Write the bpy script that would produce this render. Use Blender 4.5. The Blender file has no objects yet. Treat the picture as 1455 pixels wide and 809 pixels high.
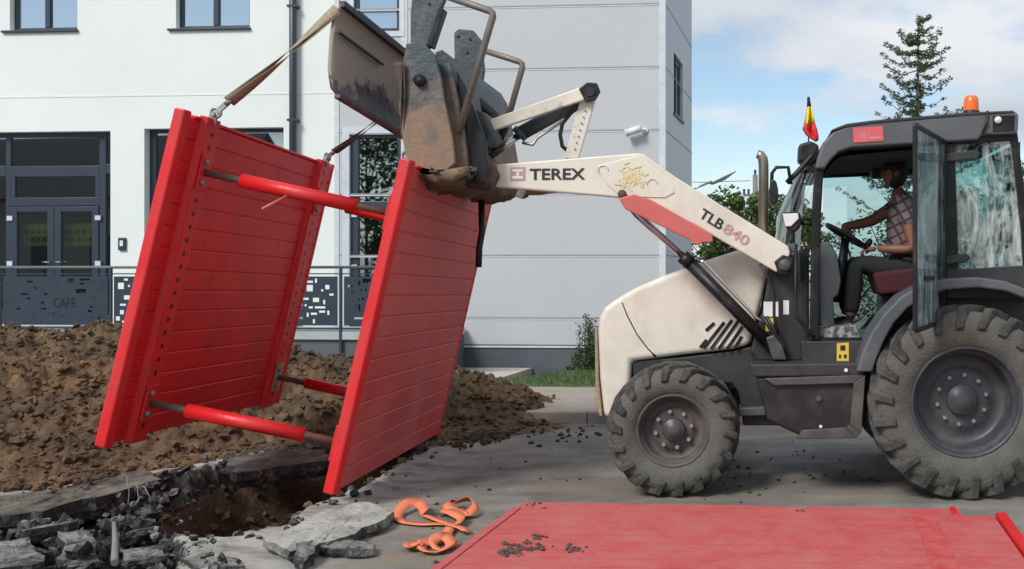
import bpy, bmesh, math, random
from mathutils import Vector, Matrix, noise
random.seed(11)
sc = bpy.context.scene
COL = sc.collection
R = math.radians
F0, CX, HY, HC = 1500.0, 1060.0, 391.0, 1.64

# ------------------------------------------------------------------ helpers
def P(px, py, Y):
    return Vector(((px-CX)*Y/F0, Y, HC+(HY-py)*Y/F0))
def G(px, py, z=0.0):
    Y = F0*(HC-z)/(py-HY)
    return Vector(((px-CX)*Y/F0, Y, z))

WORLD = {}
class MB:
    def __init__(s, tf=None):
        s.v=[]; s.f=[]; s.m=[]; s.tf=tf; s.sm=[]
    def add(s, vs, fs, mi=0, smooth=False):
        o=len(s.v)
        for p in vs:
            p=Vector(p)
            if s.tf: p=s.tf(p)
            s.v.append(p)
        for f in fs:
            s.f.append([i+o for i in f]); s.m.append(mi); s.sm.append(smooth)
    def box(s, x0,x1,y0,y1,z0,z1, mi=0):
        vs=[(x0,y0,z0),(x1,y0,z0),(x1,y1,z0),(x0,y1,z0),(x0,y0,z1),(x1,y0,z1),(x1,y1,z1),(x0,y1,z1)]
        s.add(vs,[(0,3,2,1),(4,5,6,7),(0,1,5,4),(1,2,6,5),(2,3,7,6),(3,0,4,7)],mi)
        return s
    def prism(s, poly, vec, mi=0):
        n=len(poly); vec=Vector(vec)
        vs=[Vector(p) for p in poly]+[Vector(p)+vec for p in poly]
        fs=[list(range(n)), list(range(2*n-1,n-1,-1))]
        fs+=[(i+n,(i+1)%n+n,(i+1)%n,i) for i in range(n)]
        s.add(vs,fs,mi); return s
    def px(s, pts, Y, t, mi=0):            # outline in the plane Y, thickness t away from the street side
        return s.prism([P(a,b,Y) for a,b in pts], (0,t,0), mi)
    def tube(s, path, r, n=10, mi=0, cap=True, smooth=True):
        path=[Vector(p) for p in path]; rr=r if isinstance(r,(list,tuple)) else [r]*len(path)
        vs=[]; fs=[]; prev=None
        for i,p in enumerate(path):
            t=(path[min(i+1,len(path)-1)]-path[max(i-1,0)]).normalized()
            if prev is None:
                a=Vector((0,0,1)) if abs(t.z)<.9 else Vector((1,0,0))
                u=t.cross(a).normalized()
            else:
                u=(prev-t*prev.dot(t)).normalized()
            prev=u; w=t.cross(u)
            for k in range(n):
                an=2*math.pi*k/n
                vs.append(p+(u*math.cos(an)+w*math.sin(an))*rr[i])
        for i in range(len(path)-1):
            for k in range(n):
                fs.append((i*n+k,i*n+(k+1)%n,(i+1)*n+(k+1)%n,(i+1)*n+k))
        s.add(vs,fs,mi,smooth)
        if cap:
            o=len(s.v)-len(vs)
            s.f.append([o+k for k in range(n)][::-1]); s.m.append(mi); s.sm.append(False)
            s.f.append([o+(len(path)-1)*n+k for k in range(n)]); s.m.append(mi); s.sm.append(False)
        return s
    def bar(s, a, b, w, h, up=(0,1,0), mi=0):   # rectangular bar
        a=Vector(a); b=Vector(b); t=(b-a).normalized(); up=Vector(up)
        u=(up-t*up.dot(t)).normalized()*h/2; v=t.cross(u).normalized()*w/2
        q=[a+u+v,a+u-v,a-u-v,a-u+v]
        s.prism(q,b-a,mi); return s
    def lathe(s, prof, c, n=32, axis='Y', mi=0, smooth=True, sy=1):
        c=Vector(c); vs=[]; fs=[]
        for (r,y) in prof:
            for k in range(n):
                an=2*math.pi*k/n; ca,sa=math.cos(an)*r,math.sin(an)*r
                if axis=='Y': vs.append(c+Vector((ca,y*sy,sa)))
                elif axis=='Z': vs.append(c+Vector((ca,sa,y)))
                else: vs.append(c+Vector((y,ca,sa)))
        for i in range(len(prof)-1):
            for k in range(n):
                fs.append((i*n+k,i*n+(k+1)%n,(i+1)*n+(k+1)%n,(i+1)*n+k))
        s.add(vs,fs,mi,smooth); return s
    def quad(s,a,b,c,d,mi=0): s.add([a,b,c,d],[(0,1,2,3)],mi); return s
    def build(s, name, mat, parent=None, bevel=0, base=False, smooth=None, solid=0, kind=None, label=None, seg=2):
        xs=[p.x for p in s.v]; ys=[p.y for p in s.v]; zs=[p.z for p in s.v]
        o=Vector(((min(xs)+max(xs))/2,(min(ys)+max(ys))/2,min(zs) if base else (min(zs)+max(zs))/2))
        me=bpy.data.meshes.new(name)
        me.from_pydata([p-o for p in s.v],[],s.f)
        mats=mat if isinstance(mat,(list,tuple)) else [mat]
        for m in mats: me.materials.append(m)
        me.polygons.foreach_set('material_index',s.m)
        me.polygons.foreach_set('use_smooth',[bool(q) if smooth is None else smooth for q in s.sm])
        bm=bmesh.new(); bm.from_mesh(me); bmesh.ops.recalc_face_normals(bm,faces=bm.faces); bm.to_mesh(me); bm.free()
        ob=bpy.data.objects.new(name,me); COL.objects.link(ob)
        WORLD[ob.name]=o
        if parent:
            ob.parent=parent; ob.location=o-WORLD[parent.name]
        else: ob.location=o
        if bevel:
            b=ob.modifiers.new('bevel','BEVEL'); b.width=bevel; b.segments=seg; b.limit_method='ANGLE'; b.angle_limit=R(40)
            b.harden_normals=False
        if solid:
            b=ob.modifiers.new('solid','SOLIDIFY'); b.thickness=solid; b.offset=0
        if kind: ob['kind']=kind
        if label: ob['label']=label
        return ob
def tag(o,label=None,cat=None,group=None,kind=None):
    if label: o['label']=label
    if cat: o['category']=cat
    if group: o['group']=group
    if kind: o['kind']=kind
    return o
def thing(name,loc,label,cat,group=None):
    o=bpy.data.objects.new(name,None); COL.objects.link(o); o.location=loc; o.empty_display_size=.2
    WORLD[o.name]=Vector(loc)
    return tag(o,label,cat,group)
def copy_tree(o,delta,parent=None,label=None):
    c=o.copy(); COL.objects.link(c); WORLD[c.name]=WORLD[o.name]+delta
    if parent is None: c.location=o.location+delta
    else: c.parent=parent
    if label: c['label']=label
    for ch in list(o.children): copy_tree(ch,delta,c)
    return c

# ------------------------------------------------------------------ materials
def mat(name,col,rough=.6,metal=0,namp=.12,nscale=5,bump=0,bscale=60,dirt=None,dscale=4,dthr=.55,dsoft=.1,damt=.8,spec=.5,emit=None,dz=None):
    m=bpy.data.materials.new(name); m.use_nodes=True; nt=m.node_tree; N=nt.nodes; L=nt.links
    b=N['Principled BSDF']; b.inputs['Roughness'].default_value=rough; b.inputs['Metallic'].default_value=metal
    b.inputs['Specular IOR Level'].default_value=spec
    tc=N.new('ShaderNodeTexCoord')
    nz=N.new('ShaderNodeTexNoise'); nz.inputs['Scale'].default_value=nscale; nz.inputs['Detail'].default_value=8; nz.inputs['Roughness'].default_value=.62
    L.new(tc.outputs['Object'],nz.inputs['Vector'])
    mr=N.new('ShaderNodeMapRange'); mr.inputs[1].default_value=.3; mr.inputs[2].default_value=.7
    mr.inputs[3].default_value=1-namp; mr.inputs[4].default_value=1+namp
    L.new(nz.outputs['Fac'],mr.inputs[0])
    mx=N.new('ShaderNodeVectorMath'); mx.operation='SCALE'; mx.inputs[0].default_value=col; L.new(mr.outputs[0],mx.inputs['Scale'])
    out=mx.outputs[0]
    if dirt:
        n2=N.new('ShaderNodeTexNoise'); n2.inputs['Scale'].default_value=dscale; n2.inputs['Detail'].default_value=10; n2.inputs['Roughness'].default_value=.68
        L.new(tc.outputs['Object'],n2.inputs['Vector'])
        src=n2.outputs['Fac']
        if dz:                                   # dirt is thicker towards one side of the object: dz=(axis, offset, slope)
            sp=N.new('ShaderNodeSeparateXYZ'); L.new(tc.outputs['Object'],sp.inputs[0])
            ma=N.new('ShaderNodeMath'); ma.operation='MULTIPLY_ADD'; L.new(sp.outputs[dz[0]],ma.inputs[0]); ma.inputs[1].default_value=dz[2]; ma.inputs[2].default_value=dz[1]
            ad=N.new('ShaderNodeMath'); ad.operation='ADD'; L.new(src,ad.inputs[0]); L.new(ma.outputs[0],ad.inputs[1]); src=ad.outputs[0]
        m2=N.new('ShaderNodeMapRange'); m2.inputs[1].default_value=dthr-dsoft; m2.inputs[2].default_value=dthr+dsoft; m2.inputs[4].default_value=damt
        L.new(src,m2.inputs[0])
        mm=N.new('ShaderNodeMix'); mm.data_type='RGBA'; L.new(m2.outputs[0],mm.inputs[0]); L.new(out,mm.inputs[6]); mm.inputs[7].default_value=(*dirt,1)
        out=mm.outputs[2]
        m3=N.new('ShaderNodeMapRange'); m3.inputs[3].default_value=rough; m3.inputs[4].default_value=max(rough,.85); L.new(m2.outputs[0],m3.inputs[0]); L.new(m3.outputs[0],b.inputs['Roughness'])
    L.new(out,b.inputs['Base Color'])
    if bump:
        n3=N.new('ShaderNodeTexNoise'); n3.inputs['Scale'].default_value=bscale; n3.inputs['Detail'].default_value=6
        L.new(tc.outputs['Object'],n3.inputs['Vector'])
        bp=N.new('ShaderNodeBump'); bp.inputs['Strength'].default_value=bump; bp.inputs['Distance'].default_value=.02
        L.new(n3.outputs['Fac'],bp.inputs['Height']); L.new(bp.outputs[0],b.inputs['Normal'])
    if emit:
        b.inputs['Emission Color'].default_value=(*emit,1); b.inputs['Emission Strength'].default_value=1
    return m
def glassmat(name,tint,gl=.12,rough=.02,dust_or_reflection=0,opaque=None):
    m=bpy.data.materials.new(name); m.use_nodes=True; nt=m.node_tree; N=nt.nodes; L=nt.links
    N.remove(N['Principled BSDF']); out=N['Material Output']
    if opaque: base=N.new('ShaderNodeBsdfDiffuse'); base.inputs[0].default_value=(*opaque,1)
    else: base=N.new('ShaderNodeBsdfTransparent'); base.inputs[0].default_value=(*tint,1)
    g=N.new('ShaderNodeBsdfGlossy'); g.inputs['Roughness'].default_value=rough; g.inputs[0].default_value=(.9,.97,1,1)
    lw=N.new('ShaderNodeLayerWeight'); lw.inputs[0].default_value=.25
    mr=N.new('ShaderNodeMapRange'); mr.inputs[3].default_value=gl; mr.inputs[4].default_value=1; L.new(lw.outputs['Fresnel'],mr.inputs[0])
    mx=N.new('ShaderNodeMixShader'); L.new(mr.outputs[0],mx.inputs[0]); L.new(base.outputs[0],mx.inputs[1]); L.new(g.outputs[0],mx.inputs[2])
    last=mx
    if dust_or_reflection:  # whitish diffuse streaks painted in for cloud and tree reflections
        tc=N.new('ShaderNodeTexCoord'); mp=N.new('ShaderNodeMapping'); mp.inputs['Scale'].default_value=(4,4,1.2); mp.inputs['Rotation'].default_value=(0,R(14),0)
        L.new(tc.outputs['Object'],mp.inputs[0])
        n=N.new('ShaderNodeTexNoise'); n.inputs['Scale'].default_value=1.6; n.inputs['Detail'].default_value=10; n.inputs['Roughness'].default_value=.75; n.inputs['Distortion'].default_value=1.2
        L.new(mp.outputs[0],n.inputs['Vector'])
        q=N.new('ShaderNodeMapRange'); q.inputs[1].default_value=.44; q.inputs[2].default_value=.70; q.inputs[4].default_value=dust_or_reflection; L.new(n.outputs['Fac'],q.inputs[0])
        d=N.new('ShaderNodeBsdfDiffuse'); d.inputs[0].default_value=(.75,.8,.78,1)
        m2=N.new('ShaderNodeMixShader'); L.new(q.outputs[0],m2.inputs[0]); L.new(mx.outputs[0],m2.inputs[1]); L.new(d.outputs[0],m2.inputs[2]); last=m2
    L.new(last.outputs[0],out.inputs[0]); return m
def leafmat(name,c1,c2,scale=1.5):
    m=bpy.data.materials.new(name); m.use_nodes=True; nt=m.node_tree; N=nt.nodes; L=nt.links
    b=N['Principled BSDF']; b.inputs['Roughness'].default_value=.6
    g=N.new('ShaderNodeTexCoord'); n=N.new('ShaderNodeTexNoise'); n.inputs['Scale'].default_value=scale; n.inputs['Detail'].default_value=5
    L.new(g.outputs['Object'],n.inputs['Vector'])
    r=N.new('ShaderNodeMapRange'); r.inputs[1].default_value=.35; r.inputs[2].default_value=.65; L.new(n.outputs['Fac'],r.inputs[0])
    x=N.new('ShaderNodeMix'); x.data_type='RGBA'; x.inputs[6].default_value=(*c1,1); x.inputs[7].default_value=(*c2,1)
    L.new(r.outputs[0],x.inputs[0]); L.new(x.outputs[2],b.inputs['Base Color'])
    t=N.new('ShaderNodeBsdfTranslucent'); L.new(x.outputs[2],t.inputs[0])
    ms=N.new('ShaderNodeMixShader'); ms.inputs[0].default_value=.3; L.new(b.outputs[0],ms.inputs[1]); L.new(t.outputs[0],ms.inputs[2])
    L.new(ms.outputs[0],N['Material Output'].inputs[0]); return m

M={}
DUST=(.30,.27,.22)
M['red']=mat('red_paint',(.66,.012,.016),.42,namp=.13,nscale=3,dirt=(.40,.07,.06),dscale=2.2,dthr=.62,dsoft=.16,damt=.6,bump=.12,bscale=35)
M['red_in']=mat('red_paint_plank',(.60,.013,.017),.5,namp=.18,nscale=2.2,dirt=(.26,.06,.04),dscale=7,dthr=.64,dsoft=.08,damt=.55,bump=.12,bscale=30)
M['red_out']=mat('red_paint_scuffed',(.58,.022,.024),.45,namp=.16,nscale=2.6,dirt=(.56,.15,.13),dscale=1.6,dthr=.49,dsoft=.16,damt=.65,bump=.1,bscale=30)
M['red_fade']=mat('red_paint_dusty',(.50,.055,.06),.6,namp=.12,nscale=14,dirt=(.48,.145,.13),dscale=4,dthr=.47,dsoft=.2,damt=.85,bump=.3,bscale=30)
M['pink']=mat('salmon_red_paint',(.58,.13,.11),.5)
M['cream']=mat('cream_paint',(.74,.69,.60),.38,namp=.05,dirt=(.45,.38,.29),dscale=2.2,dthr=.60,dsoft=.14,damt=.6,bump=.03)
M['cream_old']=mat('cream_paint_worn',(.74,.69,.59),.42,namp=.06,dirt=(.30,.20,.13),dscale=7,dthr=.62,dsoft=.05,damt=.8,bump=.05)
M['dgrey']=mat('dark_grey_plastic',(.028,.030,.033),.5,dirt=(.09,.082,.072),dscale=3,dthr=.60,dsoft=.15,damt=.5)
M['black']=mat('black_paint',(.010,.0105,.012),.42,spec=.35,dirt=(.09,.08,.07),dscale=5,dthr=.62,dsoft=.12,damt=.5)
M['roofgrey']=mat('roof_grey_plastic',(.10,.105,.112),.38,namp=.08,dirt=(.2,.19,.18),dscale=2,dthr=.62,dsoft=.2,damt=.4)
M['fender']=mat('fender_grey',(.085,.092,.105),.5,dirt=(.22,.2,.17),dscale=3,dthr=.58,dsoft=.15,damt=.5)
M['steel']=mat('bare_steel',(.36,.35,.33),.35,metal=.9,namp=.2,nscale=12)
M['rod']=mat('dull_rod_steel',(.22,.20,.17),.45,metal=.6,namp=.3,nscale=10)
M['chrome']=mat('chrome_rod',(.6,.6,.6),.2,metal=1,namp=.08)
M['bluegrey']=mat('weathered_blue_grey_steel',(.05,.068,.082),.5,namp=.3,nscale=5,dirt=(.20,.14,.10),dscale=6,dthr=.60,dsoft=.08,damt=.85,bump=.3,bscale=30)
M['bucket']=mat('worn_bucket_steel',(.19,.155,.125),.6,namp=.3,nscale=4,dirt=(.27,.19,.11),dscale=5,dthr=.50,dsoft=.1,damt=.85,bump=.5,bscale=18)
M['plate']=mat('side_plate_steel',(.05,.07,.082),.5,namp=.3,nscale=6,dirt=(.27,.18,.125),dscale=5,dthr=.50,dsoft=.10,damt=.95,bump=.4,bscale=22,dz=(2,.02,-.42))
M['jaw']=mat('jaw_steel',(.075,.052,.052),.4,namp=.25,nscale=4,dirt=(.40,.345,.285),dscale=4.5,dthr=.50,dsoft=.035,damt=.9,bump=.5,bscale=14,dz=(2,.07,1.1))
M['mud']=mat('caked_mud',(.085,.065,.045),.95,namp=.4,nscale=12,bump=.9,bscale=20)
M['soil']=mat('excavated_soil',(.135,.083,.042),.97,namp=.5,nscale=6,dirt=(.045,.033,.024),dscale=1.8,dthr=.52,dsoft=.10,damt=.9,bump=1,bscale=26)
M['rubber']=mat('tyre_rubber',(.035,.034,.033),.85,namp=.25,nscale=8,dirt=(.135,.128,.112),dscale=7,dthr=.55,dsoft=.14,damt=.8,bump=.5,bscale=40)
M['sidewall']=mat('tyre_sidewall_muddy',(.075,.074,.064),.92,namp=.2,nscale=6,dirt=(.15,.143,.125),dscale=5,dthr=.52,dsoft=.2,damt=.85,bump=.5,bscale=60)
M['rim']=mat('dark_rim_paint',(.05,.054,.064),.42,namp=.2,dirt=(.11,.095,.085),dscale=5,dthr=.60,dsoft=.12,damt=.7)
M['rimfront']=mat('dusty_rim_paint',(.06,.052,.052),.5,namp=.2,dirt=(.13,.11,.10),dscale=6,dthr=.5,dsoft=.14,damt=.7)
M['bolt']=mat('worn_bolt',(.3,.29,.27),.5,metal=.5)
M['web_tan']=mat('tan_webbing',(.34,.27,.185),.9,nscale=30,namp=.25)
M['web_brown']=mat('dirty_webbing',(.10,.07,.06),.9,nscale=30,namp=.25)
M['orange']=mat('orange_webbing',(.74,.21,.10),.85,nscale=10,namp=.12,dirt=(.45,.2,.12),dscale=14,dthr=.62,dsoft=.1,damt=.5)
M['white_wall']=mat('white_render',(.76,.815,.79),.9,namp=.025,nscale=.8,dirt=(.66,.69,.66),dscale=.5,dthr=.58,dsoft=.2,damt=.45,bump=.05,bscale=120)
M['panel']=mat('grey_sandwich_panel',(.48,.50,.52),.45,namp=.03,nscale=.6)

M['joint']=mat('panel_joint',(.26,.28,.30),.6)
M['trim']=mat('light_trim',(.55,.6,.64),.5)
M['frame']=mat('anthracite_frame',(.028,.042,.062),.4,namp=.05)
M['plinth']=mat('blue_grey_plinth',(.075,.095,.115),.8,namp=.12,nscale=1.2,dirt=(.13,.14,.14),dscale=1.5,dthr=.6,dsoft=.15,damt=.5)
M['terrace']=mat('terrace_concrete',(.36,.40,.41),.85)
M['winglass']=glassmat('window_glass',(1,1,1),.42,.01,opaque=(.10,.12,.15))
M['doorglass']=glassmat('door_glass',(.75,.8,.78),.24,.015)
M['room']=mat('dark_interior',(.03,.033,.03),.9)
M['curtain']=mat('net_curtain',(.55,.6,.68),.9)
M['cabglass']=glassmat('cab_glass',(.74,.87,.87),.08)
M['paintedrefl_glass']=glassmat('cab_glass_painted_reflection',(.66,.82,.79),.12,dust_or_reflection=.85)  # pale streaks on the rear side window are painted reflections
M['doorpaintedrefl']=glassmat('door_glass_painted_reflection',(.7,.85,.85),.22,dust_or_reflection=.5)  # fainter painted reflection streaks for the open door
M['mirror']=mat('mirror_glass',(.7,.7,.7),.05,metal=1)
M['asphalt']=None
M['concrete']=mat('kerb_concrete',(.26,.24,.21),.9,namp=.15,bump=.3,dirt=(.12,.1,.085),dscale=1.5,dthr=.6,dsoft=.15,damt=.6)
M['walk']=mat('pavement_dusty',(.33,.29,.25),.93,namp=.12,nscale=2,bump=.3,bscale=50,dirt=(.24,.17,.12),dscale=1.2,dthr=.52,dsoft=.14,damt=.7)
M['path']=mat('pale_concrete_path',(.45,.42,.38),.9,namp=.1,nscale=2)
M['slabgrey']=mat('old_asphalt_top',(.20,.20,.185),.95,namp=.4,nscale=9,bump=1,bscale=26,dirt=(.03,.03,.031),dscale=6,dthr=.53,dsoft=.06,damt=.92)
M['chunk']=mat('broken_asphalt',(.025,.025,.027),.7,namp=.6,nscale=18,bump=1,bscale=22,dirt=(.17,.16,.145),dscale=9,dthr=.60,dsoft=.05,damt=.85)
M['muddy']=mat('mud_smeared_asphalt',(.17,.15,.12),.95,namp=.35,nscale=7,bump=1,bscale=20,dirt=(.05,.042,.033),dscale=4.5,dthr=.50,dsoft=.10,damt=.9)
M['grass']=leafmat('grass_blades',(.03,.10,.012),(.07,.17,.03),3)
M['leaf']=leafmat('leaves_green',(.04,.085,.018),(.11,.17,.035))
M['leaf_dark']=leafmat('leaves_dark',(.02,.05,.018),(.055,.10,.03))
M['leaf_spruce']=leafmat('spruce_needles',(.06,.09,.06),(.14,.18,.07),.8)
M['bark']=mat('bark',(.10,.075,.055),.95,bump=.5)
M['skin']=mat('skin',(.22,.095,.055),.55,namp=.05)
M['trouser']=mat('charcoal_trousers',(.016,.017,.019),.9)
M['shoe']=mat('black_shoe',(.012,.012,.012),.6)
M['hair']=mat('dark_hair',(.015,.012,.01),.7)
M['seat']=mat('dark_red_seat',(.06,.010,.014),.85)
M['amber']=mat('amber_beacon',(.85,.16,.02),.25,namp=.03)
M['lens']=mat('lamp_lens',(.75,.76,.74),.15,namp=.03)
M['white']=mat('white_sticker',(.75,.76,.76),.5)
M['yellow']=mat('yellow_sticker',(.75,.52,.06),.5)
M['oldyellow']=mat('sun_bleached_yellow',(.72,.60,.32),.7,namp=.1,nscale=30)
M['stred']=mat('red_sticker',(.72,.12,.13),.45)
M['txt']=mat('black_lettering',(.02,.02,.024),.5)
M['txtpink']=mat('faded_pink_lettering',(.52,.30,.31),.5)
M['camwhite']=mat('white_plastic',(.7,.72,.73),.4)
M['olive']=mat('olive_banner',(.36,.37,.04),.7)
M['hose']=mat('black_hose',(.015,.015,.016),.45)
M['flagblue']=mat('flag_blue',(.01,.03,.16),.8); M['flagyellow']=mat('flag_yellow',(.8,.6,.04),.8); M['flagred']=mat('flag_red',(.65,.03,.04),.8)
M['console']=mat('cab_console_grey',(.17,.18,.185),.6)
M['pole']=mat('weathered_pole',(.2,.19,.17),.8)
M['tile']=mat('roof_tiles',(.06,.05,.045),.8,bump=.5)
M['plaster']=mat('old_plaster',(.25,.23,.2),.9)
# plaid shirt
def plaid():
    m=mat('plaid_shirt',(.22,.2,.2),.9); nt=m.node_tree; N=nt.nodes; L=nt.links; b=N['Principled BSDF']
    tc=N.new('ShaderNodeTexCoord'); mp=N.new('ShaderNodeMapping'); mp.inputs['Rotation'].default_value=(0,R(28),0); L.new(tc.outputs['Object'],mp.inputs[0])
    cols=[]
    for d in ('X','Z'):
        w=N.new('ShaderNodeTexWave'); w.wave_type='BANDS'; w.bands_direction=d; w.inputs['Scale'].default_value=4.2; L.new(mp.outputs[0],w.inputs[0])
        r=N.new('ShaderNodeMapRange'); r.inputs[1].default_value=.80; r.inputs[2].default_value=.9; L.new(w.outputs['Fac'],r.inputs[0]); cols.append(r.outputs[0])
    mx=N.new('ShaderNodeMath'); mx.operation='MAXIMUM'; L.new(cols[0],mx.inputs[0]); L.new(cols[1],mx.inputs[1])
    c=N.new('ShaderNodeMix'); c.data_type='RGBA'; c.inputs[6].default_value=(.20,.175,.18,1); c.inputs[7].default_value=(.09,.04,.05,1)
    L.new(mx.outputs[0],c.inputs[0]); L.new(c.outputs[2],b.inputs['Base Color']); return m
M['plaid']=plaid()

# road / ground with attribute masks
def groundmat():
    m=bpy.data.materials.new('road_asphalt'); m.use_nodes=True; nt=m.node_tree; N=nt.nodes; L=nt.links; b=N['Principled BSDF']
    tc=N.new('ShaderNodeTexCoord'); at=N.new('ShaderNodeAttribute'); at.attribute_name='mask'
    sp=N.new('ShaderNodeSeparateColor'); L.new(at.outputs['Color'],sp.inputs[0])
    def nz(scale,det=8,ro=.65,stretch=None):
        n=N.new('ShaderNodeTexNoise'); n.inputs['Scale'].default_value=scale; n.inputs['Detail'].default_value=det; n.inputs['Roughness'].default_value=ro
        if stretch:
            mp=N.new('ShaderNodeMapping'); mp.inputs['Scale'].default_value=stretch; L.new(tc.outputs['Object'],mp.inputs[0]); L.new(mp.outputs[0],n.inputs['Vector'])
        else: L.new(tc.outputs['Object'],n.inputs['Vector'])
        return n.outputs['Fac']
    def ramp(src,a,c,lo=0,hi=1):
        r=N.new('ShaderNodeMapRange'); r.inputs[1].default_value=a; r.inputs[2].default_value=c; r.inputs[3].default_value=lo; r.inputs[4].default_value=hi; L.new(src,r.inputs[0]); return r.outputs[0]
    def mixc(f,a,c):
        x=N.new('ShaderNodeMix'); x.data_type='RGBA'; L.new(f,x.inputs[0])
        for i,q in ((6,a),(7,c)):
            if isinstance(q,tuple): x.inputs[i].default_value=(*q,1)
            else: L.new(q,x.inputs[i])
        return x.outputs[2]
    def math_(op,a,c):
        x=N.new('ShaderNodeMath'); x.operation=op
        for i,q in ((0,a),(1,c)):
            if isinstance(q,(int,float)): x.inputs[i].default_value=q
            else: L.new(q,x.inputs[i])
        return x.outputs[0]
    base=mixc(ramp(nz(1.1),.35,.65),(.15,.138,.122),(.225,.205,.18))
    base=mixc(ramp(nz(60,3),.5,.75,0,.5),base,(.26,.25,.235))
    base=mixc(ramp(nz(2.0,8,.65,(.3,1,1)),.50,.64,0,.75),base,(.25,.20,.145))
    base=mixc(ramp(nz(1.7,10,.75,(.5,1.4,1)),.52,.62,0,.55),base,(.085,.078,.068))
    # pale dust broken by noise
    dust_or_reflection=math_('MULTIPLY',sp.outputs[1],ramp(nz(3.5,10,.7,(.6,1,1)),.36,.52))
    base=mixc(dust_or_reflection,base,(.42,.405,.37))
    soil=ramp(math_('ADD',sp.outputs[0],math_('MULTIPLY',math_('SUBTRACT',nz(4,10,.7),.5),1.2)),.42,.58)
    soilc=mixc(ramp(nz(3),.38,.62),(.075,.045,.026),(.16,.095,.05))
    base=mixc(soil,base,soilc)
    blk=ramp(math_('ADD',sp.outputs[2],math_('MULTIPLY',math_('SUBTRACT',nz(7,10,.7),.5),.9)),.44,.56)
    blkc=mixc(ramp(nz(12),.45,.65),(.018,.018,.019),(.10,.095,.085))
    base=mixc(blk,base,blkc)
    L.new(base,b.inputs['Base Color']); b.inputs['Roughness'].default_value=.88
    h=math_('ADD',nz(90,4),math_('MULTIPLY',nz(14,8),math_('ADD',1.0,math_('MULTIPLY',math_('MAXIMUM',sp.outputs[0],sp.outputs[2]),5))))
    bp=N.new('ShaderNodeBump'); bp.inputs['Strength'].default_value=.7; bp.inputs['Distance'].default_value=.014; L.new(h,bp.inputs['Height']); L.new(bp.outputs[0],b.inputs['Normal'])
    return m
M['asphalt']=groundmat()

# text
def text(name,s,m,parent,origin,w,h,udir,vdir,ndir,thick=.003,bold=.0,spacing=1.0):
    cu=bpy.data.curves.new(name,'FONT'); cu.body=s; cu.offset=bold; cu.extrude=0; cu.space_character=spacing
    o=bpy.data.objects.new(name,cu); COL.objects.link(o)
    bpy.context.view_layer.update()
    me=bpy.data.meshes.new_from_object(o.evaluated_get(bpy.context.evaluated_depsgraph_get()))
    bpy.data.objects.remove(o)
    xs=[v.co.x for v in me.vertices]; ys=[v.co.y for v in me.vertices]
    x0,x1,y0,y1=min(xs),max(xs),min(ys),max(ys)
    u=Vector(udir).normalized(); v=Vector(vdir).normalized(); n=Vector(ndir).normalized()
    mb=MB()
    vs=[Vector(origin)+u*((q.co.x-x0)/(x1-x0)*w)+v*((q.co.y-y0)/(y1-y0)*h)+n*thick for q in me.vertices]
    mb.add(vs,[list(p.vertices) for p in me.polygons])
    ob=mb.build(name,m,parent)
    bpy.data.meshes.remove(me)
    return ob

# ------------------------------------------------------------------ world, sun, camera
SUNDIR=Vector((-.50,-.72,.80)).normalized()   # towards the sun
w=bpy.data.worlds.new('World'); sc.world=w; w.use_nodes=True
N=w.node_tree.nodes; L=w.node_tree.links
bg=N['Background']; bg.inputs['Strength'].default_value=.1
sky=N.new('ShaderNodeTexSky'); sky.sky_type='NISHITA'; sky.sun_disc=False
sky.sun_elevation=math.asin(SUNDIR.z); sky.sun_rotation=math.atan2(SUNDIR.x,SUNDIR.y)
sky.air_density=1.1; sky.dust_density=.4; sky.ozone_density=1.5
tc=N.new('ShaderNodeTexCoord'); sx=N.new('ShaderNodeSeparateXYZ'); L.new(tc.outputs['Generated'],sx.inputs[0])
def wm(op,a,b_=None):
    x=N.new('ShaderNodeMath'); x.operation=op
    for i,q in ((0,a),(1,b_)):
        if q is None: continue
        if isinstance(q,(int,float)): x.inputs[i].default_value=q
        else: L.new(q,x.inputs[i])
    return x.outputs[0]
zz=wm('ADD',wm('MAXIMUM',sx.outputs[2],0),.16)
cb=N.new('ShaderNodeCombineXYZ'); L.new(wm('DIVIDE',sx.outputs[0],zz),cb.inputs[0]); L.new(wm('DIVIDE',sx.outputs[1],zz),cb.inputs[1]); cb.inputs[2].default_value=3.1
def wn(scale,det,ro,off=(0,0,0)):
    mp=N.new('ShaderNodeMapping'); mp.inputs['Location'].default_value=off; L.new(cb.outputs[0],mp.inputs[0])
    n=N.new('ShaderNodeTexNoise'); n.inputs['Scale'].default_value=scale; n.inputs['Detail'].default_value=det; n.inputs['Roughness'].default_value=ro; L.new(mp.outputs[0],n.inputs['Vector']); return n.outputs['Fac']
def wr(src,a,b_,lo=0,hi=1):
    r=N.new('ShaderNodeMapRange'); r.interpolation_type='SMOOTHSTEP'; r.inputs[1].default_value=a; r.inputs[2].default_value=b_; r.inputs[3].default_value=lo; r.inputs[4].default_value=hi; L.new(src,r.inputs[0]); return r.outputs[0]
cloud=wm('MAXIMUM',wr(wn(.75,7,.54,(3.0,14.0,0)),.46,.54),wr(sx.outputs[2],.0,.11,.9,0))
shade=wr(wn(.7,6,.55,(9,3,2)),.35,.65)
cc=N.new('ShaderNodeMix'); cc.data_type='RGBA'; cc.inputs[6].default_value=(3.9,4.35,4.95,1); cc.inputs[7].default_value=(6.1,6.3,6.6,1); L.new(shade,cc.inputs[0])
mx=N.new('ShaderNodeMix'); mx.data_type='RGBA'; L.new(cloud,mx.inputs[0]); L.new(sky.outputs[0],mx.inputs[6]); L.new(cc.outputs[2],mx.inputs[7])
L.new(mx.outputs[2],bg.inputs[0])
sl=bpy.data.lights.new('Sun','SUN'); sl.energy=2.3; sl.angle=R(20); sl.color=(1,.96,.9)
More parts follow.
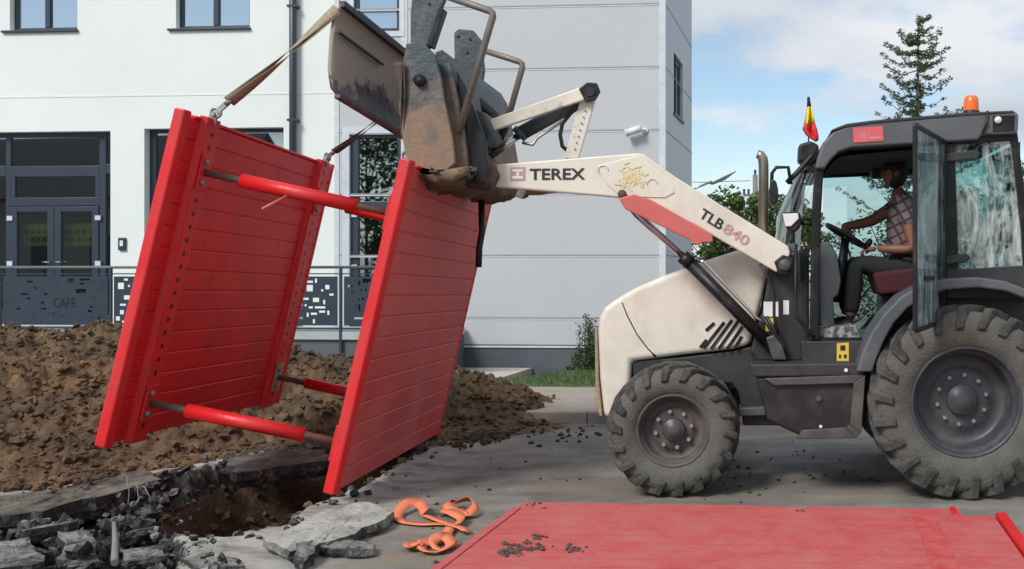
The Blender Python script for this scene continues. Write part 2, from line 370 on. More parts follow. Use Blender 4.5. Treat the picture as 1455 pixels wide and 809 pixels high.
so=bpy.data.objects.new('sun_light',sl); COL.objects.link(so); so.rotation_euler=(-SUNDIR).to_track_quat('-Z','Y').to_euler(); so.location=(0,0,30)
cam=bpy.data.cameras.new('Camera'); co=bpy.data.objects.new('camera',cam); COL.objects.link(co); sc.camera=co
co.location=(0,0,HC); co.rotation_euler=(R(90),0,0)
cam.sensor_width=36; cam.lens=36*F0/1455; cam.shift_x=(727.5-CX)/1455; cam.shift_y=-(404.5-HY)/1455; cam.clip_end=2000; cam.clip_start=.05
sc.view_settings.view_transform='Standard'; sc.view_settings.look='None'; sc.view_settings.exposure=0.47; sc.view_settings.gamma=1
sc.render.resolution_x=1024; sc.render.resolution_y=569

# ------------------------------------------------------------------ ground
def inpoly(x,y,poly):
    c=False; n=len(poly); j=n-1
    for i in range(n):
        xi,yi=poly[i]; xj,yj=poly[j]
        if (yi>y)!=(yj>y) and x<(xj-xi)*(y-yi)/(yj-yi)+xi: c=not c
        j=i
    return c
def sdist(x,y,poly):        # positive inside
    d=1e9; n=len(poly)
    for i in range(n):
        ax,ay=poly[i]; bx,by=poly[(i+1)%n]
        dx,dy=bx-ax,by-ay; t=max(0,min(1,((x-ax)*dx+(y-ay)*dy)/(dx*dx+dy*dy)))
        d=min(d,math.hypot(x-ax-t*dx,y-ay-t*dy))
    return d if inpoly(x,y,poly) else -d
def sst(a,b,x):
    t=max(0,min(1,(x-a)/(b-a))); return t*t*(3-2*t)
pit=[tuple(G(a,b)[:2]) for a,b in [(190,735),(240,762),(330,768),(400,750),(440,724),(520,692),(590,650),(612,628),(560,622),(460,640),(400,648),(330,658),(270,672),(215,700)]]
dep=[tuple(G(a,b)[:2]) for a,b in [(-420,735),(-150,728),(0,728),(110,712),(190,688),(262,668),(275,700),(235,762),(262,790),(285,900),(-600,900)]]
def ground_h(x,y):
    z=0; m=[0,0,0]
    n1=noise.fractal(Vector((x*1.3,y*1.3,0)),.9,2.0,5)
    n2=noise.fractal(Vector((x*5,y*5,3)),.8,2.0,4)
    if -8<x<0 and 4<y<12:
        d=sdist(x,y,pit)+n1*.07+n2*.035
        e=sdist(x,y,dep)+n1*.08+n2*.04
        if e>0: z-=.20*sst(0,.05,e)+n2*.05*sst(0,.1,e); m[2]=1
        elif e>-.12: m[2]=.42
        if d>0:
            z=min(z,-.18*sst(0,.04,d)-1.15*sst(.03,.5,d)+n2*.07)
            m[2]=1-sst(.03,.13,d); m[0]=sst(.03,.13,d)
        elif d>-.05: m[2]=max(m[2],.45)
        dd=max(d,e)
        m[1]=max(m[1],.95*(1-sst(.15,1.1,-dd+n1*.3)) if dd<0 else 0)
        if dd<0: z+=.03*(1-sst(0,.35,-dd))*(1+n2)
    m[1]=max(m[1],.35*sst(.1,.5,n1+.15))
    # soil spill around the heap foot
    yf=foot(x)
    if x<-1.5 and y>yf-.5: m[0]=max(m[0],sst(yf-.8,yf+.1,y+n1*.3)*(1-sst(-2.3,-1.6,x)))
    return z,m
def lerp(pts,x):
    if x<=pts[0][0]: return pts[0][1]
    for (a,b),(c,d) in zip(pts,pts[1:]):
        if x<=c: return b+(d-b)*(x-a)/(c-a)
    return pts[-1][1]
def foot(x): return lerp([(-7.5,7.9),(-5.9,8.15),(-5.2,8.9),(-4.7,9.7),(-3.6,10.4),(-2.9,10.7),(-2.0,11.4)],x)
def amp(x): return lerp([(-13,1.15),(-7.2,1.2),(-6.2,1.02),(-5,.82),(-3.6,.72),(-3.2,.58),(-2.6,.3),(-2.0,.06),(-1.7,0)],x)
def heap_h(x,y):
    yf=foot(x); a=amp(x)
    yr=12.0
    s=sst(yf-.2,yr,y)**.75 if y<yr else 1
    s*=1-sst(12.7,14.6,y)
    return a*s*.84
xs=[-600,-200,-80,-40,-25,-16,-12,-10]+[-8+i*.25 for i in range(4)]
xs=[x for x in xs if x<-7]+[-7+.04*i for i in range(int(5.8/.04))]
xs+= [-1.2+.2*i for i in range(30)]+[5,6.5,9,14,25,50,120,300,600]
ys=[-300,-80,-30,-12,-4,0,2,3,4,4.6]+[4.9+.04*i for i in range(int(5.9/.04))]+[10.85,11.0,11.3,11.7,12.5,14,17,22,30,50,90,200,600,1500]
ys=sorted(set(ys)); xs=sorted(set(xs))
vs=[];mk=[]
for y in ys:
    for x in xs:
        z,m=ground_h(x,y); vs.append((x,y,z)); mk.append((m[0],m[1],m[2],1))
nx=len(xs); fs=[(j*nx+i,j*nx+i+1,(j+1)*nx+i+1,(j+1)*nx+i) for j in range(len(ys)-1) for i in range(nx-1)]
me=bpy.data.meshes.new('road'); me.from_pydata(vs,[],fs); me.materials.append(M['asphalt'])
ca=me.color_attributes.new('mask','FLOAT_COLOR','POINT')
for i,c in enumerate(mk): ca.data[i].color=c
me.polygons.foreach_set('use_smooth',[True]*len(fs))
o=bpy.data.objects.new('road',me); COL.objects.link(o); tag(o,kind='structure')

# heap
xs=[-13+.032*i for i in range(int(11.4/.032))]; ys=[7.5+.032*i for i in range(int(6.2/.032))]
vs=[]
for y in ys:
    for x in xs:
        h=heap_h(x,y); p=Vector((x,y,0))
        a=sst(0,.3,h)
        big=noise.fractal(p*.8,.9,2,4)*.22
        vd=noise.voronoi(p*3.1)[0]; vd2=noise.voronoi(p*8+Vector((3,1,0)))[0]
        cl=(vd[1]-vd[0])*.05+noise.fractal(p*2.4,.8,2,4)*.07
        c2=(vd2[1]-vd2[0])*.055
        fi=noise.fractal(p*9,.5,2,6)*.075
        z=h+(big*min(1,h*1.8)+ (cl+c2+fi))*(.25+.75*a) -.09
        if h<=.001: z=-.1
        dx=noise.noise(p*6)*.04; dy=noise.noise(p*6+Vector((9,9,0)))*.04
        vs.append((x+dx,y+dy,z))
nx=len(xs); fs=[(j*nx+i,j*nx+i+1,(j+1)*nx+i+1,(j+1)*nx+i) for j in range(len(ys)-1) for i in range(nx-1)
    if max(vs[j*nx+i][2],vs[j*nx+i+1][2],vs[(j+1)*nx+i+1][2])>-.06]
mb=MB(); mb.add(vs,fs,0,True)
heap_v=vs
def hz(x,y):
    i=int(round((x+13)/.032)); j=int(round((y-7.5)/.032)); i=max(0,min(len(xs)-1,i)); j=max(0,min(len(ys)-1,j)); return heap_v[j*len(xs)+i][2]
# lumps lying on the heap
def lump(mb,c,r,squash=.7,sub=1,mi=0,jit=.35,smooth=False):
    bm=bmesh.new(); bmesh.ops.create_icosphere(bm,subdivisions=sub,radius=1)
    q=Matrix.Rotation(random.uniform(0,6.28),3,'Z')@Matrix.Rotation(random.uniform(-.5,.5),3,'X')
    sx_,sy_=random.uniform(.8,1.3),random.uniform(.7,1.1); o_=Vector([random.uniform(-50,50) for _ in range(3)])
    V=[]
    for v in bm.verts:
        p=v.co*(1+jit*noise.noise(v.co*1.6+o_)*1.5); p=Vector((p.x*sx_,p.y*sy_,p.z*squash)); V.append(Vector(c)+q@p*r)
    mb.add(V,[[v.index for v in f.verts] for f in bm.faces],mi,smooth); bm.free()
for k in range(12000):
    x=random.uniform(-9.5,-1.9); y=random.uniform(7.9,13)
    h=heap_h(x,y)
    if h<.02: continue
    r=random.choice([.010,.012,.015,.015,.02,.02,.025,.03,.035,.05])*random.uniform(.7,1.2)
    lump(mb,(x,y,hz(x,y)+r*.2),r,.75,2 if r>.05 else 1,jit=.6)
for k in range(1500):
    x=random.uniform(-6.6,-2.4); y=foot(x)-abs(random.gauss(0,.45))+.1
    if sdist(x,y,pit)>-.02 or sdist(x,y,dep)>0: continue
    r=random.uniform(.012,.05); lump(mb,(x,y,.015+r*.2),r,.6,1,jit=.6)
hp=mb.build('soil_heap',M['soil'],base=True)
tag(hp,'long heap of crumbly brown excavated soil behind the pit','soil heap',kind='stuff')

# crumbs on the road
mb=MB()
for k in range(220):
    t=random.random()
    if t<.35: x=random.gauss(-1.9,.6); y=random.gauss(11,.35)
    elif t<.6: x=random.uniform(-.3,1.2); y=random.gauss(8.9,.5)
    elif t<.75: x=random.uniform(-3,.5); y=random.uniform(6.5,11)
    else: x=random.gauss(-3,.6); y=random.gauss(8.2,1.0)
    if sdist(x,y,pit)>-.1: continue
    r=random.uniform(.005,.02)*(1.5 if t<.35 else 1)
    lump(mb,(x,y,r*.35),r,.6,1)
tag(mb.build('soil_crumbs',mat('dark_crumbs',(.05,.038,.028),.95,bump=.8,bscale=30),base=True),'dark crumbs of soil scattered over the grey road','soil crumbs',kind='stuff')

# rubble
def chunk(mb,c,sx_,sy_,sz_,tilt=.3,cut=7):
    bm=bmesh.new()
    for k in range(16):
        an=random.uniform(0,6.28); rr=random.uniform(.75,1)
        bm.verts.new((math.cos(an)*rr*sx_,math.sin(an)*rr*sy_,random.choice([-1,-.8,1,1])*sz_*random.uniform(.85,1)))
    r=bmesh.ops.convex_hull(bm,input=bm.verts)
    bmesh.ops.delete(bm,geom=list({g for g in r['geom_interior']+r['geom_unused'] if isinstance(g,bmesh.types.BMVert)}),context='VERTS')
    bmesh.ops.subdivide_edges(bm,edges=bm.edges,cuts=1,use_grid_fill=True)
    q=Matrix.Rotation(random.uniform(0,6.28),3,'Z')@Matrix.Rotation(random.gauss(0,tilt),3,'X')@Matrix.Rotation(random.gauss(0,tilt),3,'Y')
    o_=Vector([random.uniform(-50,50) for _ in range(3)])
    bm.verts.ensure_lookup_table(); bm.verts.index_update()
    V=[]
    for v in bm.verts:
        p=v.co+v.co.normalized()*noise.noise(v.co*22+o_)*.6*min(sx_,sy_,max(sz_,.04))
        V.append(Vector(c)+q@p)
    F=[[v.index for v in f.verts] for f in bm.faces]
    M_=[]
    o2=len(mb.v)
    mb.add(V,F,0)
    for i,f in enumerate(bm.faces):   # old road surface on the upper side of a chunk
        f.normal_update()
        if f.normal.z>.9 and random.random()<.6: mb.m[len(mb.m)-len(F)+i]=1
    bm.free()
mb=MB(); cnt=0
while cnt<1500:
    x=random.uniform(-7.5,-2.6); y=random.uniform(5.0,8.3)
    e=sdist(x,y,dep); d=sdist(x,y,pit)
    if e<-.15 or d>.12: continue
    s=random.choice([.015,.02,.025,.03,.04,.05,.07])*random.uniform(.7,1.3)
    if e<0: s*=.4
    z=-.17 if e>0 else 0
    chunk(mb,(x,y,z+random.choice([random.uniform(0,.07),random.uniform(.04,.17)])+s*.3),s,s*random.uniform(.6,1),s*random.uniform(.3,.7),.5); cnt+=1
for k in range(160):      # bits along the pit edge
    i=random.randrange(len(pit)); a=Vector(pit[i]); b=Vector(pit[(i+1)%len(pit)]); p=a.lerp(b,random.random())
    s=random.uniform(.015,.05); p+=Vector((random.gauss(0,.1),random.gauss(0,.1)))
    if sdist(p.x,p.y,pit)>0: continue
    chunk(mb,(p.x,p.y,.02+s*.3),s,s*.8,s*.5,.4)
tag(mb.build('asphalt_rubble',[M['chunk'],M['slabgrey']],base=True),'dense black and grey asphalt rubble heaped left of the pit','rubble',kind='stuff')
mb=MB(); cnt=0
while cnt<900:
    x=random.uniform(-5.5,-1.8); y=random.uniform(6.3,9.6); d=sdist(x,y,pit)
    if d<.0 or d>.75: continue
    z=ground_h(x,y)[0]; r=random.uniform(.012,.055); lump(mb,(x,y,z+r*.1),r,.7,1,jit=.6); cnt+=1
tag(mb.build('loose_soil',M['soil'],base=True),'loose dark brown soil clinging to the walls of the open pit','loose soil',kind='stuff')
def slab(poly_px,z,t,label,name='asphalt_slab',tilt=0,group='broken asphalt slabs round the pit',mats=None):
    pts=[G(a,b,z) for a,b in poly_px]
    c=sum(pts,Vector())/len(pts); q=Matrix.Rotation(tilt,3,'Y')@Matrix.Rotation(tilt*.6,3,'X')
    # subdivide outline and roughen it
    out=[]
    for i in range(len(pts)):
        a,b=pts[i],pts[(i+1)%len(pts)]
        for k in range(5):
            p=a.lerp(b,k/5); p+=Vector((noise.noise(p*7),noise.noise(p*7+Vector((5,5,5))),0))*.05; p+=Vector((noise.noise(p*23),noise.noise(p*23+Vector((5,5,5))),0))*.03; out.append(p)
    n=len(out)
    top=[c+q@(p-c)+Vector((0,0,noise.noise(p*5)*.012)) for p in out]
    mid=[c+q@((p-c)*1.03)+Vector((noise.noise(p*15)*.02,noise.noise(p*13)*.02,-t*.5)) for p in out]
    bot=[c+q@((p-c)*.93)+Vector((0,0,-t)) for p in out]
    mb=MB(); 
    fs=[]; mi=[]
    cen=sum(top,Vector())/n; rings=[top]
    for sc_ in (.75,.45,.2):
        rings.append([cen+(p-cen)*sc_+Vector((noise.noise(p*9)*.01,noise.noise(p*8)*.01,noise.noise((cen+(p-cen)*sc_)*16)*.022)) for p in top])
    for r in (0,1):
        for i in range(n): fs.append((r*n+i,(r+1)*n+i,(r+1)*n+(i+1)%n,r*n+(i+1)%n)); mi.append(1)
    fs.append([2*n+i for i in range(n)][::-1]); mi.append(1)
    allv=top+mid+bot
    for r in range(3):
        oa=0 if r==0 else 3*n+(r-1)*n; ob_=3*n+r*n
        for i in range(n): fs.append((oa+i,oa+(i+1)%n,ob_+(i+1)%n,ob_+i)); mi.append(0)
    for q_ in rings[1:]: allv=allv+q_
    fs.append([5*n+i for i in range(n)]); mi.append(0)
    mb.add(allv,fs); mb.m=mi
    o=mb.build(name,mats or [M['slabgrey'],M['chunk']],base=True)
    return tag(o,label,'asphalt slab' if 'asphalt' in name else 'concrete slab',group)
slab([(378,766),(470,722),(530,716),(552,726),(548,738),(470,770),(410,783)],.08,.08,'pale flat concrete slab on the road right of the pit','concrete_slab',.02,None,[mat('rough_concrete',(.40,.39,.35),.95,namp=.25,nscale=12,bump=1,bscale=22,dirt=(.16,.15,.13),dscale=6,dthr=.56,dsoft=.08,damt=.8),M['slabgrey']])
slab([(455,776),(500,768),(535,772),(530,780),(470,784)],.05,.05,'thin dark asphalt slab just below the pale concrete slab',tilt=.05)
slab([(420,778),(440,772),(448,782),(430,790)],.09,.09,'small upright black asphalt lump at the near end of the pale slab',tilt=.2)
slab([(-40,712),(60,700),(150,683),(205,668),(225,680),(150,702),(60,722),(-40,736)],.06,.16,'long mud-smeared asphalt slab lying along the foot of the soil heap',tilt=.03,mats=[M['muddy'],M['chunk']])
slab([(75,768),(130,764),(142,784),(95,794)],-.0,.07,'grey flat asphalt slab tilted on the rubble left of the pit',tilt=.2)
slab([(18,745),(80,735),(110,750),(40,762)],.02,.09,'dark-edged asphalt slab high on the far left of the rubble',tilt=-.16)
slab([(150,752),(215,745),(232,758),(170,768)],.0,.08,'asphalt slab sloping from the rubble down into the pit',tilt=-.22)
slab([(-20,778),(45,770),(65,790),(0,803)],.02,.08,'big grey asphalt slab at the left bottom of the rubble',tilt=.1)
slab([(165,778),(228,775),(240,793),(180,799)],.04,.06,'pale-topped asphalt slab at the near corner of the pit',tilt=-.06)
slab([(322,654),(400,640),(462,640),(475,652),(400,662),(335,672)],.05,.13,'mud-covered asphalt slab overhanging the back edge of the pit',tilt=.02,mats=[M['muddy'],M['chunk']])
slab([(262,796),(330,789),(352,800),(290,809)],.04,.05,'small pale asphalt slab on the road in front of the pit',tilt=.05)
# stick standing in the rubble and roots over the pit edge
mb=MB(); mb.tube([G(163,800,0),P(164,770,6.3),P(162,742,6.35)],[.022,.020,.010],7)
tag(mb.build('wooden_stake',M['pole'],base=True),'weathered wooden stake sticking up out of the asphalt rubble','stake')
mb=MB()
for a in [[(180,676),(183,700),(181,722),(170,735)],[(195,690),(198,712),(186,728)],[(205,690),(212,705),(214,718)],[(180,722),(190,718),(200,706)]]:
    mb.tube([P(x+random.uniform(-1,1),y,7.6) for x,y in a],.0035,6)
tag(mb.build('tree_roots',M['concrete']),'pale thin roots dangling over the broken pit edge','roots')

# ------------------------------------------------------------------ kerb, pavement, grass (facade-aligned)
TH=R(4.5); AD=Vector((math.cos(TH),-math.sin(TH),0)); BD=Vector((math.sin(TH),math.cos(TH),0))
YC=17.2; C0=Vector(((945-CX)*YC/F0,YC,0))
def FW(p): return C0+AD*p[0]+BD*p[1]+Vector((0,0,p[2]))
def fac(px,py,b=0):
    k=(px-CX)/F0; B=C0+BD*b; a=(k*B.y-B.x)/(AD.x-k*AD.y); Y=B.y+a*AD.y
    return a, HC+(HY-py)*Y/F0
def FA(px,b=0): return fac(px,0,b)[0]
def FZ(px,py,b=0): return fac(px,py,b)[1]
def wob(s): return s
mb=MB(FW)
for i in range(40):
    mb.box(-24+i*1.0,-24+i*1.0+.992,-5.55,-5.40,-.05,.125)
tag(mb.build('kerb',M['concrete'],bevel=.015,base=True),kind='structure')
MB(FW).box(-24,30,-5.395,-2.9,-.05,.115).build('pavement',M['walk'],base=True,kind='structure')
MB(FW).box(-24,-2.2,-2.898,-.02,-.05,.113).build('building_path',M['path'],base=True,kind='structure')
MB(FW).prism([(-2.45,-2.89,-.05),(30,-2.89,-.05),(30,-.02,-.05),(-1.3,-.02,-.05)],(0,0,.166)).build('verge',mat('verge_soil',(.07,.085,.03),.95,namp=.3),base=True,kind='structure')
mb=MB(FW)
for k in range(9000):
    a=random.uniform(-2.4,8); b=random.uniform(-2.88,-.05)
    if a<-2.35+(b+2.88)*.4: continue
    h=random.uniform(.03,.10); dx=random.uniform(-.03,.03); an=random.uniform(0,3.14); wx,wy=math.cos(an)*.007,math.sin(an)*.007
    mb.add([(a-wx,b-wy,.11),(a+wx,b+wy,.11),(a+dx,b+dx,.115+h)],[(0,1,2)])
tag(mb.build('grass',M['grass'],base=True),'strip of short green grass at the foot of the grey building','grass',kind='stuff')

# ------------------------------------------------------------------ buildings
def wall_panel(mb,a0,a1,z0,z1,holes,depth=.22,mi=0):
    As=sorted({a0,a1,*[h[0] for h in holes],*[h[1] for h in holes]}); Zs=sorted({z0,z1,*[h[2] for h in holes],*[h[3] for h in holes]})
    for i in range(len(As)-1):
        for j in range(len(Zs)-1):
            ca,cz=(As[i]+As[i+1])/2,(Zs[j]+Zs[j+1])/2
            if any(h[0]<ca<h[1] and h[2]<cz<h[3] for h in holes): continue
            mb.quad((As[i],0,Zs[j]),(As[i+1],0,Zs[j]),(As[i+1],0,Zs[j+1]),(As[i],0,Zs[j+1]),mi)
    for h in holes:
        x0,x1,y0,y1=h
        mb.quad((x0,0,y0),(x0,depth,y0),(x0,depth,y1),(x0,0,y1),mi); mb.quad((x1,0,y0),(x1,depth,y0),(x1,depth,y1),(x1,0,y1),mi)
        mb.quad((x0,0,y0),(x1,0,y0),(x1,depth,y0),(x0,depth,y0),mi); mb.quad((x0,0,y1),(x1,0,y1),(x1,depth,y1),(x0,depth,y1),mi)
ZT=.78
a478=FA(478)
H1=(FA(-75),FA(157),ZT,FZ(80,187)); H2=(FA(205),FA(403),ZT,FZ(300,182))
W1=(FA(14),FA(110),FZ(60,43),FZ(60,43)+1.5); W2=(FA(250),FA(355),FZ(300,40),FZ(300,40)+1.5); W0=(FA(-220),FA(-120),FZ(-170,45),FZ(-170,45)+1.5)
wb=thing('white_building',FW((FA(200),3,0)),'white rendered two-storey building with anthracite windows and glazed doors behind the soil heap','building')
mb=MB(FW); wall_panel(mb,-18.5,a478-.002,.0,9.2,[H1,H2,W0,W1,W2])
mb.quad((-18.5,0,0),(-18.5,10,0),(-18.5,10,9.2),(-18.5,0,9.2)); mb.quad((-18.5,0,9.2),(a478,0,9.2),(a478,10,9.2),(-18.5,10,9.2)); mb.quad((-18.5,10,0),(a478,10,0),(a478,10,9.2),(-18.5,10,9.2))
mb.build('wall',M['white_wall'],wb)
mb=MB(FW); zg=FZ(200,136); mb.box(-18.5,a478-.01,-.006,.0-.001,zg-.012,zg+.012); mb.build('facade_groove',M['white_wall'],wb)
mb=MB(FW); mb.box(-18.4,a478-.05,3.0,3.1,0,9.1); mb.box(-18.4,a478-.05,.3,3.0,4.6,4.8); mb.box(-18.4,a478-.05,.3,3.0,ZT-.1,ZT-.01); mb.build('interior',M['room'],wb)
def window(parent,h,mull=.5,sill=True,b0=.10,glass='winglass',curtain=True,mw=.09,fw=.065):
    x0,x1,z0,z1=h
    f=MB(FW); g=.003
    f.box(x0+g,x0+fw,b0,b0+.07,z0+g,z1-g); f.box(x1-fw,x1-g,b0,b0+.07,z0+g,z1-g); f.box(x0+fw,x1-fw,b0+.002,b0+.068,z0+g,z0+fw); f.box(x0+fw,x1-fw,b0+.002,b0+.068,z1-fw,z1-g)
    if mull: xm=x0+(x1-x0)*mull; f.box(xm-mw/2,xm+mw/2,b0-.01,b0+.06,z0+fw,z1-fw)
    fo=f.build('window',M['frame'],parent,bevel=.006)
    p=MB(FW); p.box(x0+fw-.01,x1-fw+.01,b0+.03,b0+.04,z0+fw-.01,z1-fw+.01); p.build('pane',M[glass],fo)
    if sill:
        s=MB(FW); s.box(x0-.13,x1+.02,-.05,.11,z0-.04,z0-.003); s.build('sill',M['frame'],fo,bevel=.005)
    return fo
for h in (W0,W1,W2): window(wb,h)
# storefront with double door
b0=.14
x0,x1,z0,z1=H1
sf=MB(FW)
def pr(pa,pb,ya,yb,b1=b0,t=.07,mb_=None):
    a0_,a1_=FA(pa),FA(pb); zt,zb=FZ((pa+pb)/2,ya),FZ((pa+pb)/2,yb)
    if yb>=450: zb=ZT+.004
    (mb_ or sf).box(a0_,a1_,b1,b1+t,zb,zt)
pr(-75,157,187.5,194); pr(-75,-68,194,480,b0+.003); pr(-1,6,194,480,b0+.003); pr(133,142,194,480,b0+.003); pr(153,157,194,480,b0+.002)
pr(-68,-1,235,250,b0+.001); pr(6,133,235,250,b0+.001); pr(6,133,280,292,b0+.002); pr(142,153,232,246,b0+.004); 
pr(6,12,250,280,b0+.004); pr(127,133,250,280,b0+.004)
door_frame=sf.build('storefront_frame',M['frame'],wb,bevel=.006)
gl=MB(FW)
for (pa,pb,ya,yb) in [(-70,155,190,237),(-70,0,248,480),(8,131,248,282),(140,155,240,480)]:
    a0_,a1_=FA(pa),FA(pb); gl.box(a0_,a1_,b0+.03,b0+.04,ZT+.01 if yb>=450 else FZ(pa,yb),FZ(pa,ya))
gl.build('storefront_glass',M['doorglass'],door_frame)
for (pa,pb,lab) in [(6.5,69,None),(69.5,132.5,None)]:
    d=MB(FW); zt=FZ(70,293); zb=ZT+.01; st=9.5
    A0,A1=FA(pa),FA(pb); s_=FA(pa+st)-A0
    d.box(A0,A0+s_,b0-.015,b0+.05,zb,zt); d.box(A1-s_,A1,b0-.015,b0+.05,zb,zt); d.box(A0+s_,A1-s_,b0-.013,b0+.048,zt-.09,zt); d.box(A0+s_,A1-s_,b0-.013,b0+.048,zb,zb+.2)
    do=d.build('door',M['frame'],wb,bevel=.006)
    g_=MB(FW); g_.box(A0+s_-.01,A1-s_+.01,b0+.01,b0+.02,zb+.19,zt-.08); g_.build('glass',M['doorglass'],do)
    hx=(A1-.05) if pa<10 else (A0+.05)
    g_=MB(FW); g_.tube([(hx,b0-.02,1.86),(hx,b0-.07,1.86),(hx+(.12 if pa>10 else -.12),b0-.07,1.86)],.012,8); g_.build('handle',M['steel'],do)
    for zz_ in (2.62,1.84):
        e=A0 if pa<10 else A1
        g_=MB(FW); g_.box(e-.05,e+.05,b0-.035,b0-.016,zz_-.04,zz_+.04); g_.build('hinge',M['trim'],do)
# banner behind the door glass
mb=MB(FW); za,zb_=FZ(70,350,.3),FZ(70,318,.3); mb.box(FA(10,.3),FA(152,.3),.3,.305,za,zb_)
bn=mb.build('window_banner',M['olive']); tag(bn,'dim olive-yellow banner hanging behind the glass of the double door','banner')
mb=MB(FW); 
for r_ in (.62,.3):
    aa=FA(14,.3)
    while aa<FA(150,.3):
        wd=random.uniform(.04,.1); mb.box(aa,aa+wd,.294,.297,za+(zb_-za)*r_-.035,za+(zb_-za)*r_+.035); aa+=wd+random.uniform(.02,.06)
mb.build('lettering',mat('olive_dark',(.1,.09,.02),.8),bn)
# second opening
x0,x1,z0,z1=H2
f=MB(FW); fw=.11
f.box(x0+.003,x0+fw,b0,b0+.07,z0,z1-.003); f.box(x1-.04,x1-.003,b0,b0+.07,z0,z1-.003); f.box(x0+fw,x1-.04,b0+.002,b0+.068,z1-.06,z1-.003)
for q in (.33,.66): f.box(x0+(x1-x0)*q-.04,x0+(x1-x0)*q+.04,b0+.001,b0+.069,z0,z1-.06)
fo=f.build('shop_window',M['frame'],wb,bevel=.006)
MB(FW).box(x0+fw-.01,x1-.03,b0+.03,b0+.04,z0,z1-.05).build('pane',M['doorglass'],fo)
# intercom
mb=MB(FW); mb.box(FA(169.5),FA(180),-.04,-.001,FZ(175,356),FZ(175,338)); ic=mb.build('intercom',M['frame'],bevel=.01); tag(ic,'small dark intercom box on the white wall right of the doors','intercom')
mb=MB(FW); mb.box(FA(172.5),FA(177),-.045,-.041,FZ(175,350),FZ(175,342)); mb.build('button_plate',M['camwhite'],ic)
# downpipe
mb=MB(FW); aP=FA(420); mb.tube([(aP,-.09,.1),(aP,-.09,9)],.058,14)
dp=mb.build('downpipe',M['frame'],base=True); tag(dp,'dark anthracite rain downpipe running down the white wall','downpipe')
for z_ in (2.2,4.2,6.1,8): MB(FW).box(aP-.075,aP+.075,-.15,-.001,z_,z_+.04).build('pipe_clip',M['frame'],dp)

# grey building
gb=thing('grey_building',FW((-3,3,0)),'pale grey building clad in horizontal sandwich panels behind the machine','building')
H3=(FA(497),FA(572),ZT,FZ(530,190)); W3=(FA(503),FA(568),FZ(535,45),FZ(535,45)+1.6)
HG=9.6
mb=MB(FW); wall_panel(mb,a478,0,.0,HG,[H3,W3])
mb.build('front_wall',M['panel'],gb)
# side wall with its tall window
SD=3.35
SWb=(fac(0,0)[0],0)
mb=MB(FW)
# window on side: b range from px 957..971
def sideb(px):
    k=(px-CX)/F0; # point C0+BD*b: x=k*y
    return (k*C0.y-C0.x)/(BD.x-k*BD.y)
sb0,sb1=sideb(957.5),sideb(970); 
def sidez(px,py):
    b=sideb(px); return HC+(HY-py)*(C0+BD*b).y/F0
sz0,sz1=sidez(958,160),sidez(958,75)
Bs=[0,sb0,sb1,SD]; Zs=[0,sz0,sz1,HG]
for i in range(3):
    for j in range(3):
        if i==1 and j==1: continue
        mb.quad((0,Bs[i],Zs[j]),(0,Bs[i+1],Zs[j]),(0,Bs[i+1],Zs[j+1]),(0,Bs[i],Zs[j+1]))
for b_ in (sb0,sb1): mb.quad((0,b_,sz0),(-.1,b_,sz0),(-.1,b_,sz1),(0,b_,sz1))
for z_ in (sz0,sz1): mb.quad((0,sb0,z_),(-.1,sb0,z_),(-.1,sb1,z_),(0,sb1,z_))
mb.quad((0,SD,0),(a478,SD,0),(a478,SD,HG),(0,SD,HG)); mb.quad((0,0,HG),(a478,0,HG),(a478,SD,HG),(0,SD,HG))
mb.build('side_wall',M['panel'],gb)
wn_=MB(FW); wn_.box(-.09,-.05,sb0+.002,sb0+.07,sz0+.003,sz1-.003); wn_.box(-.09,-.05,sb1-.07,sb1-.002,sz0+.003,sz1-.003); wn_.box(-.088,-.052,sb0+.07,sb1-.07,sz0+.003,sz0+.08); wn_.box(-.088,-.052,sb0+.07,sb1-.07,sz1-.08,sz1-.003)
wf=wn_.build('window',M['frame'],gb); MB(FW).box(-.08,-.07,sb0+.05,sb1-.05,sz0+.05,sz1-.05).build('pane',M['winglass'],wf)
MB(FW).box(.001,.03,sb0-.05,sb1+.05,sz0-.05,sz0-.003).build('sill',M['frame'],wf)
j=MB(FW)
for py in (8,97,186,274.5,363,452):
    z_=FZ(800,py); x_l=a478+.02
    j.box(x_l,-.10,-.004,-.001,z_-.012,z_+.012); j.box(.001,.004,.05,SD,z_-.010,z_+.010)
j.build('panel_joint',M['joint'],gb)
j=MB(FW)
for py in (8,97,186,274.5,363,452):
    z_=FZ(800,py); j.box(a478+.02,-.10,-.006,-.001,z_-.030,z_-.014)
j.build('joint_lip',M['trim'],gb)
MB(FW).box(-.095,.012,-.013,.05,.85,HG).build('corner_trim',M['trim'],gb,bevel=.004)
MB(FW).box(a478-.03,a478+.05,-.012,.0-.001,ZT,HG).build('edge_trim',M['trim'],gb)
MB(FW).box(FA(570),FA(579),-.010,-.001,ZT,HG).build('joint_strip',M['trim'],gb)
window(gb,W3,mull=None,sill=False,b0=.03,mw=.05)
t_=MB(FW); e=.09
t_.box(W3[0]-e,W3[0],-.02,-.001,W3[2]-e,W3[3]+e); t_.box(W3[1],W3[1]+e,-.02,-.001,W3[2]-e,W3[3]+e); t_.box(W3[0],W3[1],-.018,-.001,W3[2]-e,W3[2])
t_.box(H3[0]-.12,H3[0],-.02,-.001,ZT,H3[3]+.1); t_.box(H3[0],H3[1]+.1,-.018,-.001,H3[3],H3[3]+.1)
t_.build('window_trim',M['trim'],gb)
x0,x1,z0,z1=H3
d=MB(FW); zt=FZ(530,286); zb=FZ(530,301)
